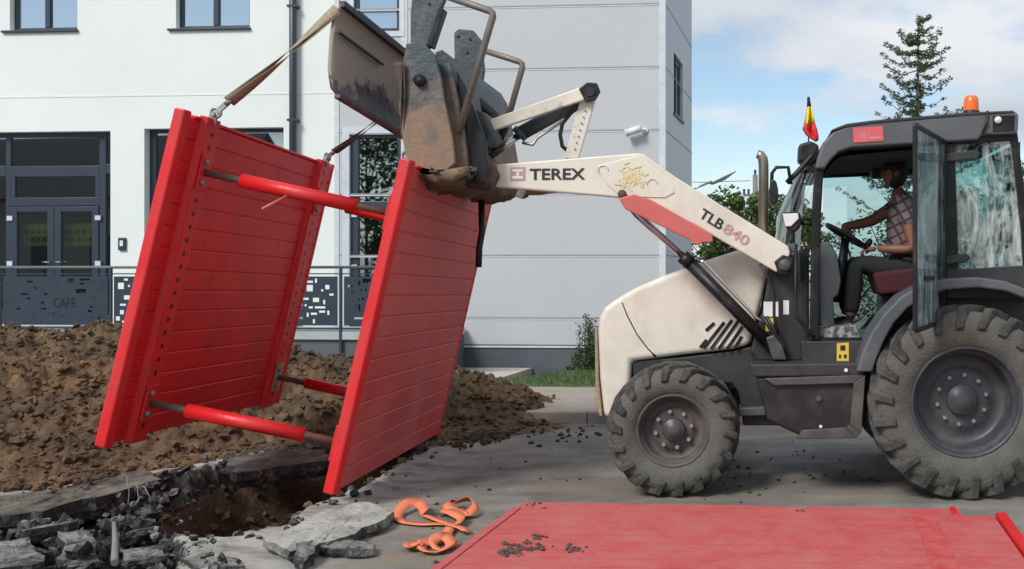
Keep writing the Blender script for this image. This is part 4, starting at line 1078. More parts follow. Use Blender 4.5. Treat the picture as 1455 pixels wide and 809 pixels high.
MB().px([(1085,352),(1098,346),(1132,346),(1132,358),(1098,360)],8.6,.6).build('cowl_top',M['cream'],T,bevel=.01)
# chassis
MB().px([(898,513),(970,507),(1040,499),(1068,492),(1110,492),(1112,560),(1108,605),(1056,605),(1050,560),(1040,545),(900,543)],8.32,.78).build('chassis',M['dgrey'],T,bevel=.015)
mb=MB(); mb.px([(1050,580),(1110,578),(1110,590),(1050,592)],8.25,.9); mb.build('frame_rail',M['fender'],T,bevel=.01)
MB().px([(1068,560),(1240,560),(1240,600),(1068,600)],8.5,.5).build('gearbox',M['black'],T,bevel=.03)
# step box
mb=MB(); mb.px([(1066,518),(1225,516),(1228,534),(1070,536)],7.78,.5); sb=mb.build('step_top',M['dgrey'],T,bevel=.012)
mb=MB(); mb.px([(1074,536),(1226,534),(1222,612),(1215,616),(1138,620),(1090,598)],7.80,.46); bx_=mb.build('battery_box',mat('battery_box_black',(.016,.016,.018),.45,dirt=(.06,.05,.045),dscale=4,dthr=.58,dsoft=.12,damt=.7),T,bevel=.02)
mb=MB()
fr=[(1086,538),(1230,533),(1224,615),(1216,623),(1132,624)]; inn=[(1100,548),(1213,545),(1208,604),(1203,608),(1140,612)]
for i in range(4):
    a,b=(fr[0:2],fr[1:3],fr[2:4],fr[3:5])[i]; c,d=(inn[0:2],inn[1:3],inn[2:4],inn[3:5])[i]
    mb.px([a,b,d,c],7.76,.04)
mb.build('box_rim',mat('box_rim_grey',(.07,.062,.06),.5,dirt=(.13,.11,.10),dscale=5,dthr=.58),bx_,bevel=.006)
for q,r_,m_ in (((1166,606),.012,'white'),((1202,526),.014,'white'),((1163,566),.022,'web_brown')):
    c=P(q[0],q[1],7.775 if q[1]<540 else 7.795); MB().tube([c,c+Vector((0,-.012,0))],r_,8).build('screw_cap',M[m_],bx_)
# cab
Yc=8.0; CW=1.42
lower=mat('cab_lower_grey',(.022,.024,.028),.5,dirt=(.07,.06,.055),dscale=3,dthr=.6,dsoft=.15,damt=.5)
MB().px([(1093,385),(1112,362),(1150,352),(1150,484),(1140,514),(1075,514),(1066,500),(1084,440)],8.12,1.2).build('cowl_side',lower,T,bevel=.02)
sill_=MB().px([(1138,485),(1234,485),(1240,470),(1246,474),(1226,516),(1140,516)],7.98,.16).build('door_sill',M['dgrey'],T,bevel=.01)
MB().px([(1145,480),(1350,480),(1350,500),(1145,500)],8.05,1.3).build('cab_floor',M['black'],T)
mb=MB(); mb.px([(1189,488),(1206,487),(1206,513),(1189,513)],7.974,.003); ys_=mb.build('warning_sticker',M['yellow'],sill_)
mb=MB(); mb.px([(1194,491),(1201,491),(1201,498),(1194,498)],7.970,.003); mb.px([(1192,504),(1195,504),(1195,509),(1192,509)],7.970,.003); mb.px([(1199,504),(1203,504),(1203,509),(1199,509)],7.970,.003); mb.build('pictogram',M['txt'],ys_)
mb=MB(); mb.px([(1085,429),(1106,429),(1106,450),(1085,450)],8.116,.003); mb.px([(1113,427),(1121,427),(1121,447),(1113,447)],8.116,.003); mb.build('white_sticker',M['white'],T)
mb=MB(); mb.px([(1088,452),(1099,452),(1099,471),(1088,471)],8.116,.003); mb.build('yellow_sticker',M['yellow'],T)
ap=MB().px([(1158,238),(1171,232),(1167,300),(1165,400),(1164,484),(1151,484),(1152,400),(1154,300)],Yc,.07).build('front_pillar',M['black'],T,bevel=.012)
MB().px([(1158,238),(1171,232),(1167,300),(1165,400),(1164,484),(1151,484),(1152,400),(1154,300)],Yc+CW-.07,.07).build('front_pillar',M['black'],T,bevel=.012)
for yy in (Yc,Yc+CW-.07):
    MB().px([(1337,203),(1357,203),(1363,400),(1344,400)],yy,.07).build('door_pillar',M['black'],T,bevel=.01)
    MB().px([(1436,188),(1446,188),(1464,330),(1464,420),(1456,420),(1452,330)],yy,.07).build('rear_pillar',M['black'],T,bevel=.01)
    MB().px([(1352,196),(1440,190),(1441,199),(1352,206)],yy+.002,.06).build('window_rail',M['black'],T,bevel=.006)
MB().px([(1165,228),(1345,212),(1345,246),(1165,253)],Yc+CW-.06,.05).build('far_header',M['black'],T,bevel=.006)
MB().px([(1345,384),(1462,377),(1475,420),(1345,420)],Yc-.01,CW).build('rear_console',M['black'],T,bevel=.012) if False else None
for yy in (Yc-.01,Yc+CW-.08):
    MB().px([(1345,384),(1475,376),(1475,425),(1345,425)],yy,.09).build('window_sill',M['dgrey'],T,bevel=.008)
MB().px([(1356,206),(1439,199),(1456,378),(1362,385)],Yc+.03,.006).build('side_window',M['paintedrefl_glass'],T)
MB().px([(1356,206),(1439,199),(1456,378),(1362,385)],Yc+CW-.04,.006).build('side_window',M['cabglass'],T)
MB().px([(1170,240),(1338,214),(1345,384),(1250,470),(1168,470)],Yc+CW-.035,.006).build('side_window',M['cabglass'],T)
for c_ in ((1429,218),(1446,366),(1371,217),(1374,372)):
    q=P(c_[0],c_[1],Yc+.025); MB().tube([q,q-Vector((0,.012,0))],.018,10).build('glass_fixing',M['bolt'],T)
# rear glass
x_=P(1456,0,Yc).x
MB().box(x_-.02,x_-.012,Yc+.08,Yc+CW-.08,P(0,384,Yc).z,P(0,200,Yc).z).build('rear_window',M['cabglass'],T)
# windscreen, bulging forward
g=[]; nU=10; mb=MB(); vs=[]
for i in range(nU+1):
    f=i/nU; yy=Yc+.02+(CW-.04)*f; bul=.24*math.sin(math.pi*f)**.8
    for (pxx,py,bb) in ((1160,238,.55),(1153,300,1.0),(1150,360,1.05),(1150,400,.9)):
        q=P(pxx,py,Yc); vs.append((q.x-bul*bb,yy,q.z))
mb.add(vs,[(i*4+k,i*4+k+1,(i+1)*4+k+1,(i+1)*4+k) for i in range(nU) for k in range(3)],0,True)
mb.build('windscreen',M['cabglass'],T)
# roof
roof_px=[(1158,240),(1162,222),(1170,202),(1184,187),(1204,179),(1240,174),(1300,168),(1370,162),(1443,158),(1448,163),(1447,188),(1441,191),(1395,192),(1390,199),(1330,203),(1296,205),(1210,210),(1192,216),(1180,228),(1172,240)]
rf=MB().px(roof_px,Yc-.05,CW+.1).build('roof',M['roofgrey'],T,bevel=.03,seg=3)
mb=MB(); mb.px([(1180,188),(1204,181),(1240,176),(1300,171),(1370,165),(1441,161),(1441,157),(1370,160),(1300,166),(1240,171),(1202,176),(1182,184)],Yc-.056,CW+.11); mb.build('roof_cap',M['dgrey'],rf,bevel=.008)
mb=MB(); mb.px([(1411,165),(1442,164),(1441,186),(1411,187)],Yc-.056,.02); mb.build('lamp_recess',M['black'],rf)
q=P(1418,171,Yc-.06); MB().lathe([(.028,0),(.028,-.01),(.02,-.02),(.001,-.024)],q,16).build('work_lamp',M['lens'],rf)
mb=MB(); mb.tube([P(1403,158,Yc-.06),P(1402,175,Yc-.07),P(1396,190,Yc-.06)],.010,6); mb.build('cable',M['hose'],rf)
mb=MB(); mb.add([P(1212,182,Yc-.056),P(1254,179,Yc-.056),P(1256,200,Yc-.056),P(1213,203,Yc-.056)],[(0,1,2,3)]); stk=mb.build('roof_sticker',M['stred'],rf)
text('sticker_text','787',M['txtpink'],stk,P(1219,197,Yc-.057),.095,.05,(1,0,.04),(0,0,1),(0,-1,0),.001)
MB().px([(1237,195),(1252,194),(1252,197),(1237,198)],Yc-.059,.002).build('sticker_line',M['txtpink'],stk)
# beacon
bc=P(1380,158,8.3); mb=MB(); mb.lathe([(.060,0),(.058,.06),(.054,.10),(.04,.118),(.001,.125)],bc,24,'Z'); bo=mb.build('beacon',M['amber'],T)
MB().lathe([(.066,-.035),(.068,-.005),(.06,.002),(.001,.003)],bc,24,'Z').build('beacon_base',M['black'],bo)
# headlining and inside
MB().px([(1182,232),(1195,222),(1340,208),(1435,198),(1435,204),(1340,217),(1200,228)],Yc+.1,CW-.2).build('headlining',mat('headlining',(.03,.03,.032),.9),T)
MB().px([(1160,346),(1178,343),(1190,362),(1195,400),(1191,420),(1184,424),(1187,470),(1166,475)],8.35,.5).build('dash_console',M['console'],T,bevel=.02,seg=3)
MB().px([(1166,466),(1215,462),(1222,480),(1164,482)],8.1,.9).build('floor_mat',mat('worn_floor_mat',(.3,.32,.31),.8,namp=.3,nscale=20,dirt=(.04,.04,.04),dscale=16,dthr=.5,dsoft=.04,damt=.9),T)
sw=P(1203,336,8.62); wheelring=[]
ax=Vector((.5,0,.86)).normalized(); e1=Vector((0,1,0)); e2=ax.cross(e1)
for k in range(25): wheelring.append(sw+(e1*math.cos(k*math.pi/12)+e2*math.sin(k*math.pi/12))*.185)
st_=MB().tube(wheelring,.017,10,cap=False); 
for k in (0,8,16): st_.tube([sw-ax*.03,wheelring[k]],.012,6)
sto=st_.build('steering_wheel',M['black'],T)
MB().tube([sw-ax*.02,P(1190,430,8.62)],[.035,.05],10).build('steering_column',M['black'],T)
k_=wheelring[18]+ax*.05; MB().tube([wheelring[18],k_,k_+ax*.03],[.012,.03,.015],10).build('knob',M['black'],sto)
seat=MB().px([(1240,388),(1305,380),(1309,414),(1250,420)],8.38,.5).build('seat_cushion',M['seat'],T,bevel=.03,seg=3)
MB().px([(1298,288),(1314,284),(1326,384),(1306,388)],8.40,.46).build('seat_backrest',M['seat'],T,bevel=.03,seg=3)
MB().px([(1252,420),(1305,416),(1310,480),(1250,480)],8.48,.3).build('seat_base',M['black'],T,bevel=.01)
mb=MB(); mb.px([(1238,243),(1262,243),(1262,253),(1240,253)],8.9,.12); mb.tube([P(1250,243,8.95),P(1235,236,8.95)],.012,6); mb.build('inside_mirror',M['black'],T)
mb=MB(); mb.px([(1395,350),(1432,340),(1440,384),(1395,384)],8.5,.3); mb.tube([P(1418,350,8.6),P(1419,318,8.6)],[.07,.05],10); mb.lathe([(.001,-.05),(.045,-.03),(.05,0),(.045,.03),(.001,.05)],P(1418,315,8.6),14,'Z'); mb.build('rear_control_box',mat('rear_controls_green',(.03,.05,.04),.5),T,bevel=.01)
# inner rear fender wall
MB().px([(1238,470),(1268,430),(1310,410),(1370,402),(1470,412),(1470,480),(1240,490)],8.12,.08).build('inner_fender',M['dgrey'],T)
# fender
outer=[(1217,529),(1226,500),(1238,473),(1256,446),(1282,420),(1308,406),(1345,396),(1390,394),(1430,400),(1475,418)]
innr=[(1475,432),(1430,414),(1390,409),(1345,412),(1315,422),(1290,438),(1270,460),(1256,486),(1246,510),(1240,529)]
MB().px(outer+innr,7.72,.42).build('fender',M['fender'],T,bevel=.018,seg=3)
MB().px(outer+innr,9.34,.42).build('fender',M['fender'],T,bevel=.018,seg=3)
# open door
hx,ox,oy=(1343-CX)*Yc/F0,(1300-CX)*7.1/F0,7.1
dv=Vector((ox-hx,oy-Yc,0)); n_=Vector((dv.y,-dv.x,0)).normalized()*.03
def DP(f,z): return Vector((hx,Yc-.01,0))+dv*f+Vector((0,0,z))
zt0,zt1=HC+(HY-203)*Yc/F0,HC+(HY-180)*oy/F0
zb0,zb1=HC+(HY-455)*Yc/F0,HC+(HY-470)*oy/F0
zt1=zt0+.005; 
def dbar(mb,a,b,w_=.035): mb.bar(a,b,w_,.03,up=n_)
mb=MB(); dbar(mb,DP(1,zb1),DP(1.0,zt1),.04); dbar(mb,DP(0.03,zb0),DP(0.03,zt0),.045); dbar(mb,DP(0.03,zt0),DP(1,zt1)); dbar(mb,DP(.03,zb0),DP(.97,zb1))
dr=mb.build('cab_door',M['black'],T,bevel=.008)
mb=MB(); g0=n_.normalized()*.004
mb.add([DP(.05,zb0)+g0,DP(.98,zb1)+g0,DP(.98,zt1)+g0,DP(.05,zt0)+g0,DP(.05,zb0)-g0,DP(.98,zb1)-g0,DP(.98,zt1)-g0,DP(.05,zt0)-g0],[(0,1,2,3),(7,6,5,4),(0,4,5,1),(1,5,6,2),(2,6,7,3),(3,7,4,0)])
mb.build('door_glass',M['doorpaintedrefl'],dr)
for a,b in (((1327,226),(1394,219)),((1330,372),(1380,366))):
    mb=MB(); mb.px([(a[0],a[1]-6),(b[0]-6,b[1]-6),(b[0],b[1]),(b[0]-6,b[1]+7),(a[0],a[1]+6)],Yc-.035,.025); mb.build('door_hinge',M['dgrey'],dr,bevel=.01)
mb=MB(); mb.bar(DP(.75,zb1+.35),DP(.45,zb1+.35),.03,.03); mb.build('door_handle',M['black'],dr)
# handrails, hose by pillar
mb=MB(); mb.tube([P(x,y,7.98) for x,y in [(1131,347),(1130,440),(1133,452),(1150,472),(1158,480)]],.013,8); mb.build('grab_rail',M['black'],T)
# exhaust
mb=MB(); mb.tube([P(1085,352,8.75),P(1085,235,8.75),P(1084,226,8.75),P(1081,221,8.75),P(1076,219,8.75)],[.042,.042,.042,.04,.036],16); mb.build('exhaust_pipe',mat('exhaust_steel',(.33,.29,.24),.4,metal=.85,namp=.25),T)
# mirror
mb=MB(); mb.tube([P(x,y,7.95) for x,y in [(1124,262),(1120,238),(1103,238),(1097,246),(1096,270)]],.014,8); mr_=mb.build('mirror_arm',M['black'],T)
mb=MB(); mb.tube([P(x,y,7.98) for x,y in [(1118,260),(1132,246),(1150,226),(1158,215)]],.02,8); mb.build('bracket',M['black'],mr_)
mb=MB(); mb.px([(1096,254),(1103,257),(1106,270),(1105,286),(1100,292),(1094,288),(1093,268)],7.9,.22); mb.build('mirror_head',M['black'],mr_,bevel=.015)
MB().px([(1135,205),(1152,200),(1164,206),(1163,226),(1152,236),(1134,230)],8.05,.18).build('front_lamp',M['black'],T,bevel=.02)
MB().px([(1136,237),(1156,230),(1157,236),(1140,243)],8.1,1.2).build('wiper_cover',M['console'],T,bevel=.008)
mb=MB(); mb.tube([P(1146,243,8.2),P(1132,285,8.15),P(1128,300,8.15)],.01,6); mb.build('wiper',M['black'],T)
hl=MB(); hl.px([(1112,302),(1136,301),(1140,310),(1137,324),(1128,332),(1117,324)],7.98,.14); ho=hl.build('side_lamp',M['black'],T,bevel=.02); 
MB().px([(1112,304),(1134,303),(1135,311),(1124,322),(1116,322)],7.965,.02).build('lens',M['lens'],ho,bevel=.006)
MB().tube([P(1136,316,8.05),P(1156,318,8.05)],.02,8).build('arm',M['black'],ho)
# flag
fl=thing('small_flag',P(1152,205,8.1),'small furled blue, yellow and red flag on a stick at the cab front corner','flag')
MB().tube([P(1149,210,8.1),P(1148.5,138,8.1)],.006,6).build('stick',M['black'],fl)
def fpoly(pts,Y,m,amp_=.02):
    mb=MB(); n=len(pts)//2; vs=[]
    for (l,r_,y) in pts:
        for k in range(7):
            f=k/6; q=P(l+(r_-l)*f,y,Y); q.y+=math.sin(f*9+y*.05)*amp_; vs.append(q)
    mb.add(vs,[(i*7+k,i*7+k+1,(i+1)*7+k+1,(i+1)*7+k) for i in range(len(pts)-1) for k in range(6)],0,True); return mb.build('cloth_'+m[4:],M[m],fl,solid=.004)
fpoly([(1147,1150.5,138),(1147,1151,145),(1147,1152.5,152)],8.08,'flagblue')
fpoly([(1147,1152.5,152),(1145,1155,165),(1142.5,1158,177)],8.08,'flagyellow',.035)
fpoly([(1142.5,1158,177),(1140.5,1160.5,184),(1145,1162.5,192),(1151,1163,197),(1157,1162,201)],8.08,'flagred',.04)

# loader arms, near and far
arm=[(671,239),(676,236),(905,218),(914,219),(962,253),(1120,350),(1123,360),(1113,383),(1103,387),(1096,383),(985,319),(905,286),(880,281),(862,279),(672,263)]
def loader_arm(Y):
    a=MB().px(arm,Y,.10).build('loader_arm',M['cream'],T,bevel=.012,seg=2)
    m=MB(); m.px([(1100,372),(1112,362),(1125,366),(1128,378),(1118,392),(1106,390)],Y-.02,.16); m.build('tower_bracket',M['black'],T,bevel=.01)
    q=P(1115,377,Y-.03); m=MB(); m.lathe([(.001,-.03),(.035,-.03),(.045,-.02),(.05,0),(.05,.08)],q,18); m.build('pivot_pin',M['rim'],a)
    q=P(884,276,Y-.01); m=MB(); m.lathe([(.001,-.025),(.03,-.025),(.034,0)],q,16); m.build('pin',M['web_brown'],a)
    return a
aN=loader_arm(8.0)
aF=loader_arm(9.32)
for q_ in ((690,256),(955,285)): MB().tube([P(*q_,8.05),P(*q_,8.05)+Vector((0,1.35,0))],.05,12).build('cross_tube',M['cream_old'],T)
MB().px([(848,236),(905,222),(935,245),(957,268),(958,274),(945,281),(905,280),(878,276),(862,262)],7.992,.010).build('arm_plate',M['cream'],aN,bevel=.003)
for c_ in ((857,243),(927,262)):
    q=P(c_[0],c_[1],7.99); ring=[q+Vector((math.cos(k*.55)*.04,-.002,math.sin(k*.55)*.04)) for k in range(7)]; MB().tube(ring,.003,5).build('weld_mark',M['trim'],aN)
mb=MB(); random.seed(5)
for k in range(60):
    c=P(random.gauss(897,8),random.gauss(254,7),7.9905); l=random.uniform(.02,.06); c.y-=k*.00005; an=random.choice([.4,1.2,2.2,2.8])+random.gauss(0,.2); d=Vector((math.cos(an),0,math.sin(an)))*l/2; mb.bar(c-d,c+d,.010,.002)
mb.build('sticker_residue',M['oldyellow'],aN)
mb=MB(); mb.px([(698,238),(712,237),(712,246),(698,247)],7.99,.012); mb.build('clip',M['cream_old'],aN,bevel=.004)
MB().px([(672,240),(684,239),(690,247),(684,255),(690,262),(673,262)],7.994,.004).build('worn_tip',M['mud'],aN)
MB().px([(700,264),(800,268),(803,272),(770,277),(720,279),(700,276)],9.3,.012).build('reddish_patch',mat('reddish_brown',(.22,.08,.06),.7,namp=.3),aF)  # reddish-brown patch low on the far arm
# lettering
text('lettering','TEREX',M['txt'],aN,P(752.5,256,7.998),79*8/F0,16*8/F0,(1,0,.01),(0,0,1),(0,-1,0),.003,bold=.02)
m_=P(1,1,8)
du=Vector((P(1063,341,8)-P(996,299,8))).normalized(); dvv=Vector((-du.z,0,du.x))
text('lettering','TLB',M['txt'],aN,P(992,308,7.998),.195,.078,du,dvv,(0,-1,0),.003,bold=.02)
text('lettering','840',M['txtpink'],aN,P(1025.5,329,7.998),.215,.078,du,dvv,(0,-1,0),.003,bold=.02)
lg=MB(); lg.px([(725,238),(746,237.5),(746,256.5),(725,257)],7.996,.002); lo=lg.build('logo_plate',M['txtpink'],aN)
lg=MB()
for a,b in (((728,241),(743,244.3)),((728,250.5),(743,254))): lg.px([(a[0],a[1]),(b[0],a[1]),(b[0],b[1]),(a[0],b[1])],7.993,.002)
lg.px([(733.5,245),(737.5,245),(737.5,250),(733.5,250)],7.993,.002); lg.build('logo_mark',M['white'],lo)
# pink lift-cylinder lock
MB().px([(879,282),(900,276),(925,284),(1012,333),(1013,344),(998,345),(990,349),(980,341),(888,297)],7.93,.05).build('cylinder_lock',M['pink'],T,bevel=.008)
# lift cylinders
def lift(Y):
    m=MB(); m.tube([P(1100,496,Y),P(972,366,Y)],.048,18); m.tube([P(981,375,Y),P(970,364,Y)],.056,18); c=m.build('lift_cylinder',M['black'],T)
    MB().tube([P(975,368,Y),P(905,305,Y),P(893,290,Y)],.027,14).build('piston_rod',M['chrome'],c)
    MB().tube([P(1088,460,Y-.06),P(1075,452,Y-.065),P(1000,372,Y-.065),P(990,370,Y-.05)],.011,8).build('pipe',M['chrome'],c)
    MB().px([(1088,480),(1100,476),(1112,492),(1118,512),(1098,512)],Y-.06,.12).build('clevis',M['rim'],c,bevel=.012)
lift(8.06); lift(9.36)
mb=MB()
for sh in (0,5): mb.tube([P(x+sh,y,8.04) for x,y in [(1084,450),(1096,470),(1108,490),(1112,505)]],.014,8)
mb.tube([P(x,y,8.02) for x,y in [(1080,375),(1092,395),(1100,420),(1100,450),(1106,475)]],.012,8); mb.build('hydraulic_hose',M['hose'],T)

# bucket linkage
YL=8.25
def link(pts,Y,t,m,name,par=T,bev=.008): return MB().px(pts,Y,t).build(name,M[m],par,bevel=bev)
for Y_ in (YL,YL+.42,):
    link([(838,124),(842,130),(841,138),(676,194),(671,188),(673,178),(828,123)],Y_,.05,'cream_old','bucket_link')
    link([(831,122),(846,122),(848,134),(822,226),(801,226),(826,136)],Y_+.06,.04,'cream_old','bell_crank')
    link([(822,126),(834,117),(848,118),(853,130),(846,142),(832,146)],Y_-.012,.03,'black','crank_head')
mb=MB(); mb.tube([P(838,130,YL-.03),P(838,130,YL+.55)],.038,14); mb.build('crank_pin',M['rim'],T)
mb=MB(); mb.tube([P(831,140,YL+.16),P(738,191,YL+.16)],.058,18); mb.tube([P(742,187,YL+.16),P(736,193,YL+.16)],.066,18); tc_=mb.build('tilt_cylinder',M['bluegrey'],T)
MB().tube([P(740,191,YL+.16),P(697,222,YL+.16)],.030,12).build('piston_rod',M['chrome'],tc_)
MB().tube([P(742,203,YL+.09),P(757,206,YL+.09),P(764,196,YL+.09),P(800,172,YL+.09)],.012,8).build('pipe',M['steel'],tc_)
mb=MB(); mb.tube([P(x,y,YL+.1) for x,y in [(806,214),(799,208),(796,192),(799,176),(812,160),(826,150)]],.016,8); mb.build('hydraulic_hose',M['hose'],T)
mb=MB()
for i in range(7): q=P(817+i*2.5,212-i*9,YL+.055); mb.tube([q,q-Vector((0,.006,0))],.006,6)
mb.build('grease_marks',M['txt'],T)

# bucket: four-in-one with the clam opened, seen from its back
BKT=MB().px([(618,74),(628,70),(640,90),(652,150),(662,210),(664,245),(646,240),(634,170)],7.72,1.85).build('bucket_back',M['plate'],T,bevel=.01)
sp=MB().px([(577,62),(592,60),(606,66),(618,78),(626,110),(633,150),(644,205),(646,232),(632,244),(610,250),(586,247),(572,200),(566,150),(570,100)],7.60,.045).build('side_plate',M['plate'],BKT,bevel=.008)
MB().px([(577,62),(592,60),(606,66),(618,78),(626,110),(633,150),(640,205),(636,225),(625,235),(605,240),(586,240),(572,200),(566,150),(570,100)],9.5,.045).build('side_plate',M['plate'],BKT,bevel=.008)
q=P(597,115,7.6); MB().lathe([(.001,-.035),(.018,-.035),(.02,-.028),(.042,-.028),(.046,0)],q,18).build('pivot_bolt',M['black'],sp)
# clam jaw: curved shell running away from the street, leading edge at the left
near=[(484,6),(474,14),(468,55),(465,100),(469,126),(478,137)]
prof=[P(a,b,7.62) for a,b in near]
far_off=Vector((.25,2.1,-.30))
mb=MB(); n=len(prof); NS=24; th=.03
vs=[]; 
for j in range(NS+1):
    f=j/NS
    for i,p in enumerate(prof):
        q=p+far_off*f; q=q+Vector((noise.noise(q*4)*.012,0,noise.noise(q*4+Vector((7,7,7)))*.008)); vs.append(q)
for j in range(NS+1):
    f=j/NS
    for i,p in enumerate(prof): vs.append(p+far_off*f+Vector((th,0,.0)))
off=(NS+1)*n
fs=[]
for j in range(NS):
    for i in range(n-1):
        fs.append((j*n+i,(j+1)*n+i,(j+1)*n+i+1,j*n+i+1)); fs.append((off+j*n+i,off+j*n+i+1,off+(j+1)*n+i+1,off+(j+1)*n+i))
    fs.append((j*n,off+j*n,off+(j+1)*n,(j+1)*n)); fs.append((j*n+n-1,(j+1)*n+n-1,off+(j+1)*n+n-1,off+j*n+n-1))
for i in range(n-1):
    fs.append((i,i+1,off+i+1,off+i)); b_=NS*n; fs.append((b_+i,off+b_+i,off+b_+i+1,b_+i+1))
mb.add(vs,fs,0,True); jaw=mb.build('clam_jaw',M['jaw'],BKT)
mb=MB(); mb.bar(prof[-1]+Vector((.01,-.01,0)),prof[-1]+far_off+Vector((.01,0,0)),.05,.03,up=(0,0,1)); mb.build('cutting_edge',M['plate'],jaw,bevel=.005)
mb=MB(); mb.bar(prof[0]+Vector((.01,0,.0)),prof[0]+far_off+Vector((.01,0,0)),.05,.05,up=(0,0,1)); mb.bar(prof[0]+Vector((.03,.25,-.0)),prof[0]+far_off+Vector((.05,0,-.02)),.03,.04,up=(0,0,1)); mb.build('upper_lip',M['black'],jaw,bevel=.006)
mb=MB(); a=prof[1]+Vector((.035,0,-.16)); mb.bar(a,a+far_off*.33,.02,.02,up=(0,0,1)); mb.build('wear_strip',M['black'],jaw,bevel=.004)
# arms joining the jaw to the pivot
for Y_ in (9.72,):
    MB().px([(560,96),(597,100),(606,115),(597,130),(566,185),(560,180)],Y_,.04).build('jaw_arm',M['bucket'],BKT,bevel=.006)
# mould bottom and mud
mb=MB(); NSx=26; pr_=[P(583,244,7.6),P(600,252,7.6),(P(618,256,7.6)),P(640,254,7.6),P(664,250,7.6)]
vs=[]
for j in range(NSx+1):
    f=j/NSx
    for i,p in enumerate(pr_):
        q=p+Vector((0,1.85*f,0)); e=noise.fractal(q*5,.8,2,4)
        e2=noise.fractal(q*16,.8,2,4); vs.append(q+Vector((e*.05+e2*.02,0,e*.07+e2*.045-(.03 if 0<i<4 else 0)*(1+e))))
for j in range(NSx+1):
    f=j/NSx
    for i,p in enumerate(pr_): vs.append(p+Vector((0,1.85*f,.07)))
n=5; off=(NSx+1)*n; fs=[]
for j in range(NSx):
    for i in range(n-1): fs.append((j*n+i,j*n+i+1,(j+1)*n+i+1,(j+1)*n+i)); fs.append((off+j*n+i,off+(j+1)*n+i,off+(j+1)*n+i+1,off+j*n+i+1))
    fs.append((j*n,(j+1)*n,off+(j+1)*n,off+j*n)); fs.append((j*n+n-1,off+j*n+n-1,off+(j+1)*n+n-1,(j+1)*n+n-1))
for i in range(n-1): fs.append((i,off+i,off+i+1,i+1))
mb.add(vs,fs,0,True); mb.build('bucket_floor',mat('muddy_bucket_floor',(.11,.08,.055),.9,namp=.4,nscale=6,bump=.8,bscale=16,dirt=(.26,.18,.11),dscale=4,dthr=.55),BKT)
mb=MB()
for k in range(260):
    f=random.random(); q=P(random.uniform(590,672),random.uniform(238,252),7.6)+Vector((0,1.8*f,0)); lump(mb,q,random.uniform(.012,.04),.6,2,jit=.8)
mb.build('caked_mud',M['mud'],BKT)
# back structure of the bucket
for i_,Y_ in enumerate((7.78,8.0,8.35,8.75,9.1,9.4)):
    MB().px([(648,100),(660,120),(672,150),(690,200),(694,240),(690,262),(664,262),(656,200)],Y_,.035).build('back_rib',M[('black','plate','bluegrey')[i_%3]],BKT,bevel=.006)
mb=MB(); mb.px([(656,150),(690,160),(700,190),(690,208),(662,205)],8.15,.5); mb.build('hitch_block',M['bluegrey'],BKT,bevel=.02)
mb=MB(); mb.px([(655,225),(700,228),(706,250),(696,272),(660,266)],7.9,.85); mb.build('lower_beam',mat('muddy_beam',(.07,.06,.05),.8,namp=.4,bump=.6,bscale=20,dirt=(.22,.16,.11),dscale=5,dthr=.52),BKT,bevel=.03)
for c_,r_ in (((679,228),.045),((658,243),.04),((655,182),.03),((686,258),.04)):
    MB().lathe([(.001,-.03),(r_*.6,-.03),(r_,-.02),(r_,.02)],P(c_[0],c_[1],7.88),16).build('pin',M['web_brown'],BKT)
MB().lathe([(.001,-.03),(.03,-.03),(.05,-.02),(.05,.3)],P(683,228,8.1),16).build('pin',M['web_brown'],BKT)
mb=MB(); random.seed(3)
for k in range(5):
    x0_=648+k*7; mb.tube([P(620+k*5,92+k*4,8.2+.2*k),P(640+k*6,112+k*6,8.2+.2*k),P(x0_+14,150+k*3,8.2+.2*k),P(x0_+22,200,8.2+.2*k)],.022,8)
mb.tube([P(648,112,8.5),P(672,140,8.5),P(700,165,8.5),P(716,185,8.5),P(708,195,8.5)],.05,10); mb.build('bucket_hoses',M['hose'],BKT)
MB().px([(622,105),(636,118),(640,140),(628,136)],7.75,.3).build('hinge_lug',M['bucket'],BKT,bevel=.02)
mb=MB(); mb.px([(618,132),(630,136),(634,190),(624,190)],8.0,.04); mb.build('grey_strut',M['steel'],BKT,bevel=.005)
MB().tube([P(684,285,9.0),P(685,330,9.0),P(681,352,9.0),P(680,380,9.0)],.028,8).build('hanging_hose',M['hose'],T)
# folded pallet forks with their guard loops
def fork(pts,Y,loop,r_,name='pallet_fork'):
    f=MB().px(pts,Y,.05).build(name,M['bluegrey'],BKT,bevel=.01)
    lp_=[]; 
    for i,(a,b) in enumerate(loop):
        if 0<i<len(loop)-1:
            p0,p1,p2=Vector(loop[i-1]),Vector((a,b)),Vector(loop[i+1])
            d1=(p0-p1).normalized()*6; d2=(p2-p1).normalized()*6
            lp_+=[P(*(p1+d1),Y-.03),P(*(p1+d1*.3+d2*.3),Y-.03),P(*(p1+d2),Y-.03)]
        else: lp_.append(P(a,b,Y-.03))
    g_=MB(); g_.tube(lp_,r_,10); g_.build('guard_bar',mat('guard_bar_steel',(.20,.17,.145),.5,metal=.3,namp=.2,nscale=10),f)
    return f
f1=fork([(583,64),(583,20),(590,-60),(634,-60),(632,0),(626,14),(612,66),(600,76)],7.72,[(632,-6),(702,18),(652,188)],.026)
f2=fork([(645,60),(645,46),(651,41),(672,43),(684,58),(688,100),(672,200),(648,200)],8.95,[(688,72),(744,90),(716,190)],.026)
for a,b,f_ ,Y_ in ((610,6,f1,7.72),(668,56,f2,8.95),(651,52,f2,8.95),(664,75,f2,8.95)):
    q=P(a,b,Y_-.002); MB().tube([q,q-Vector((0,.004,0))],.012,8).build('hole',M['black'],f_)
MB().bar(P(630,14,7.76),P(612,68,7.76),.04,.1).build('fork_blade',M['black'],f1,bevel=.005)

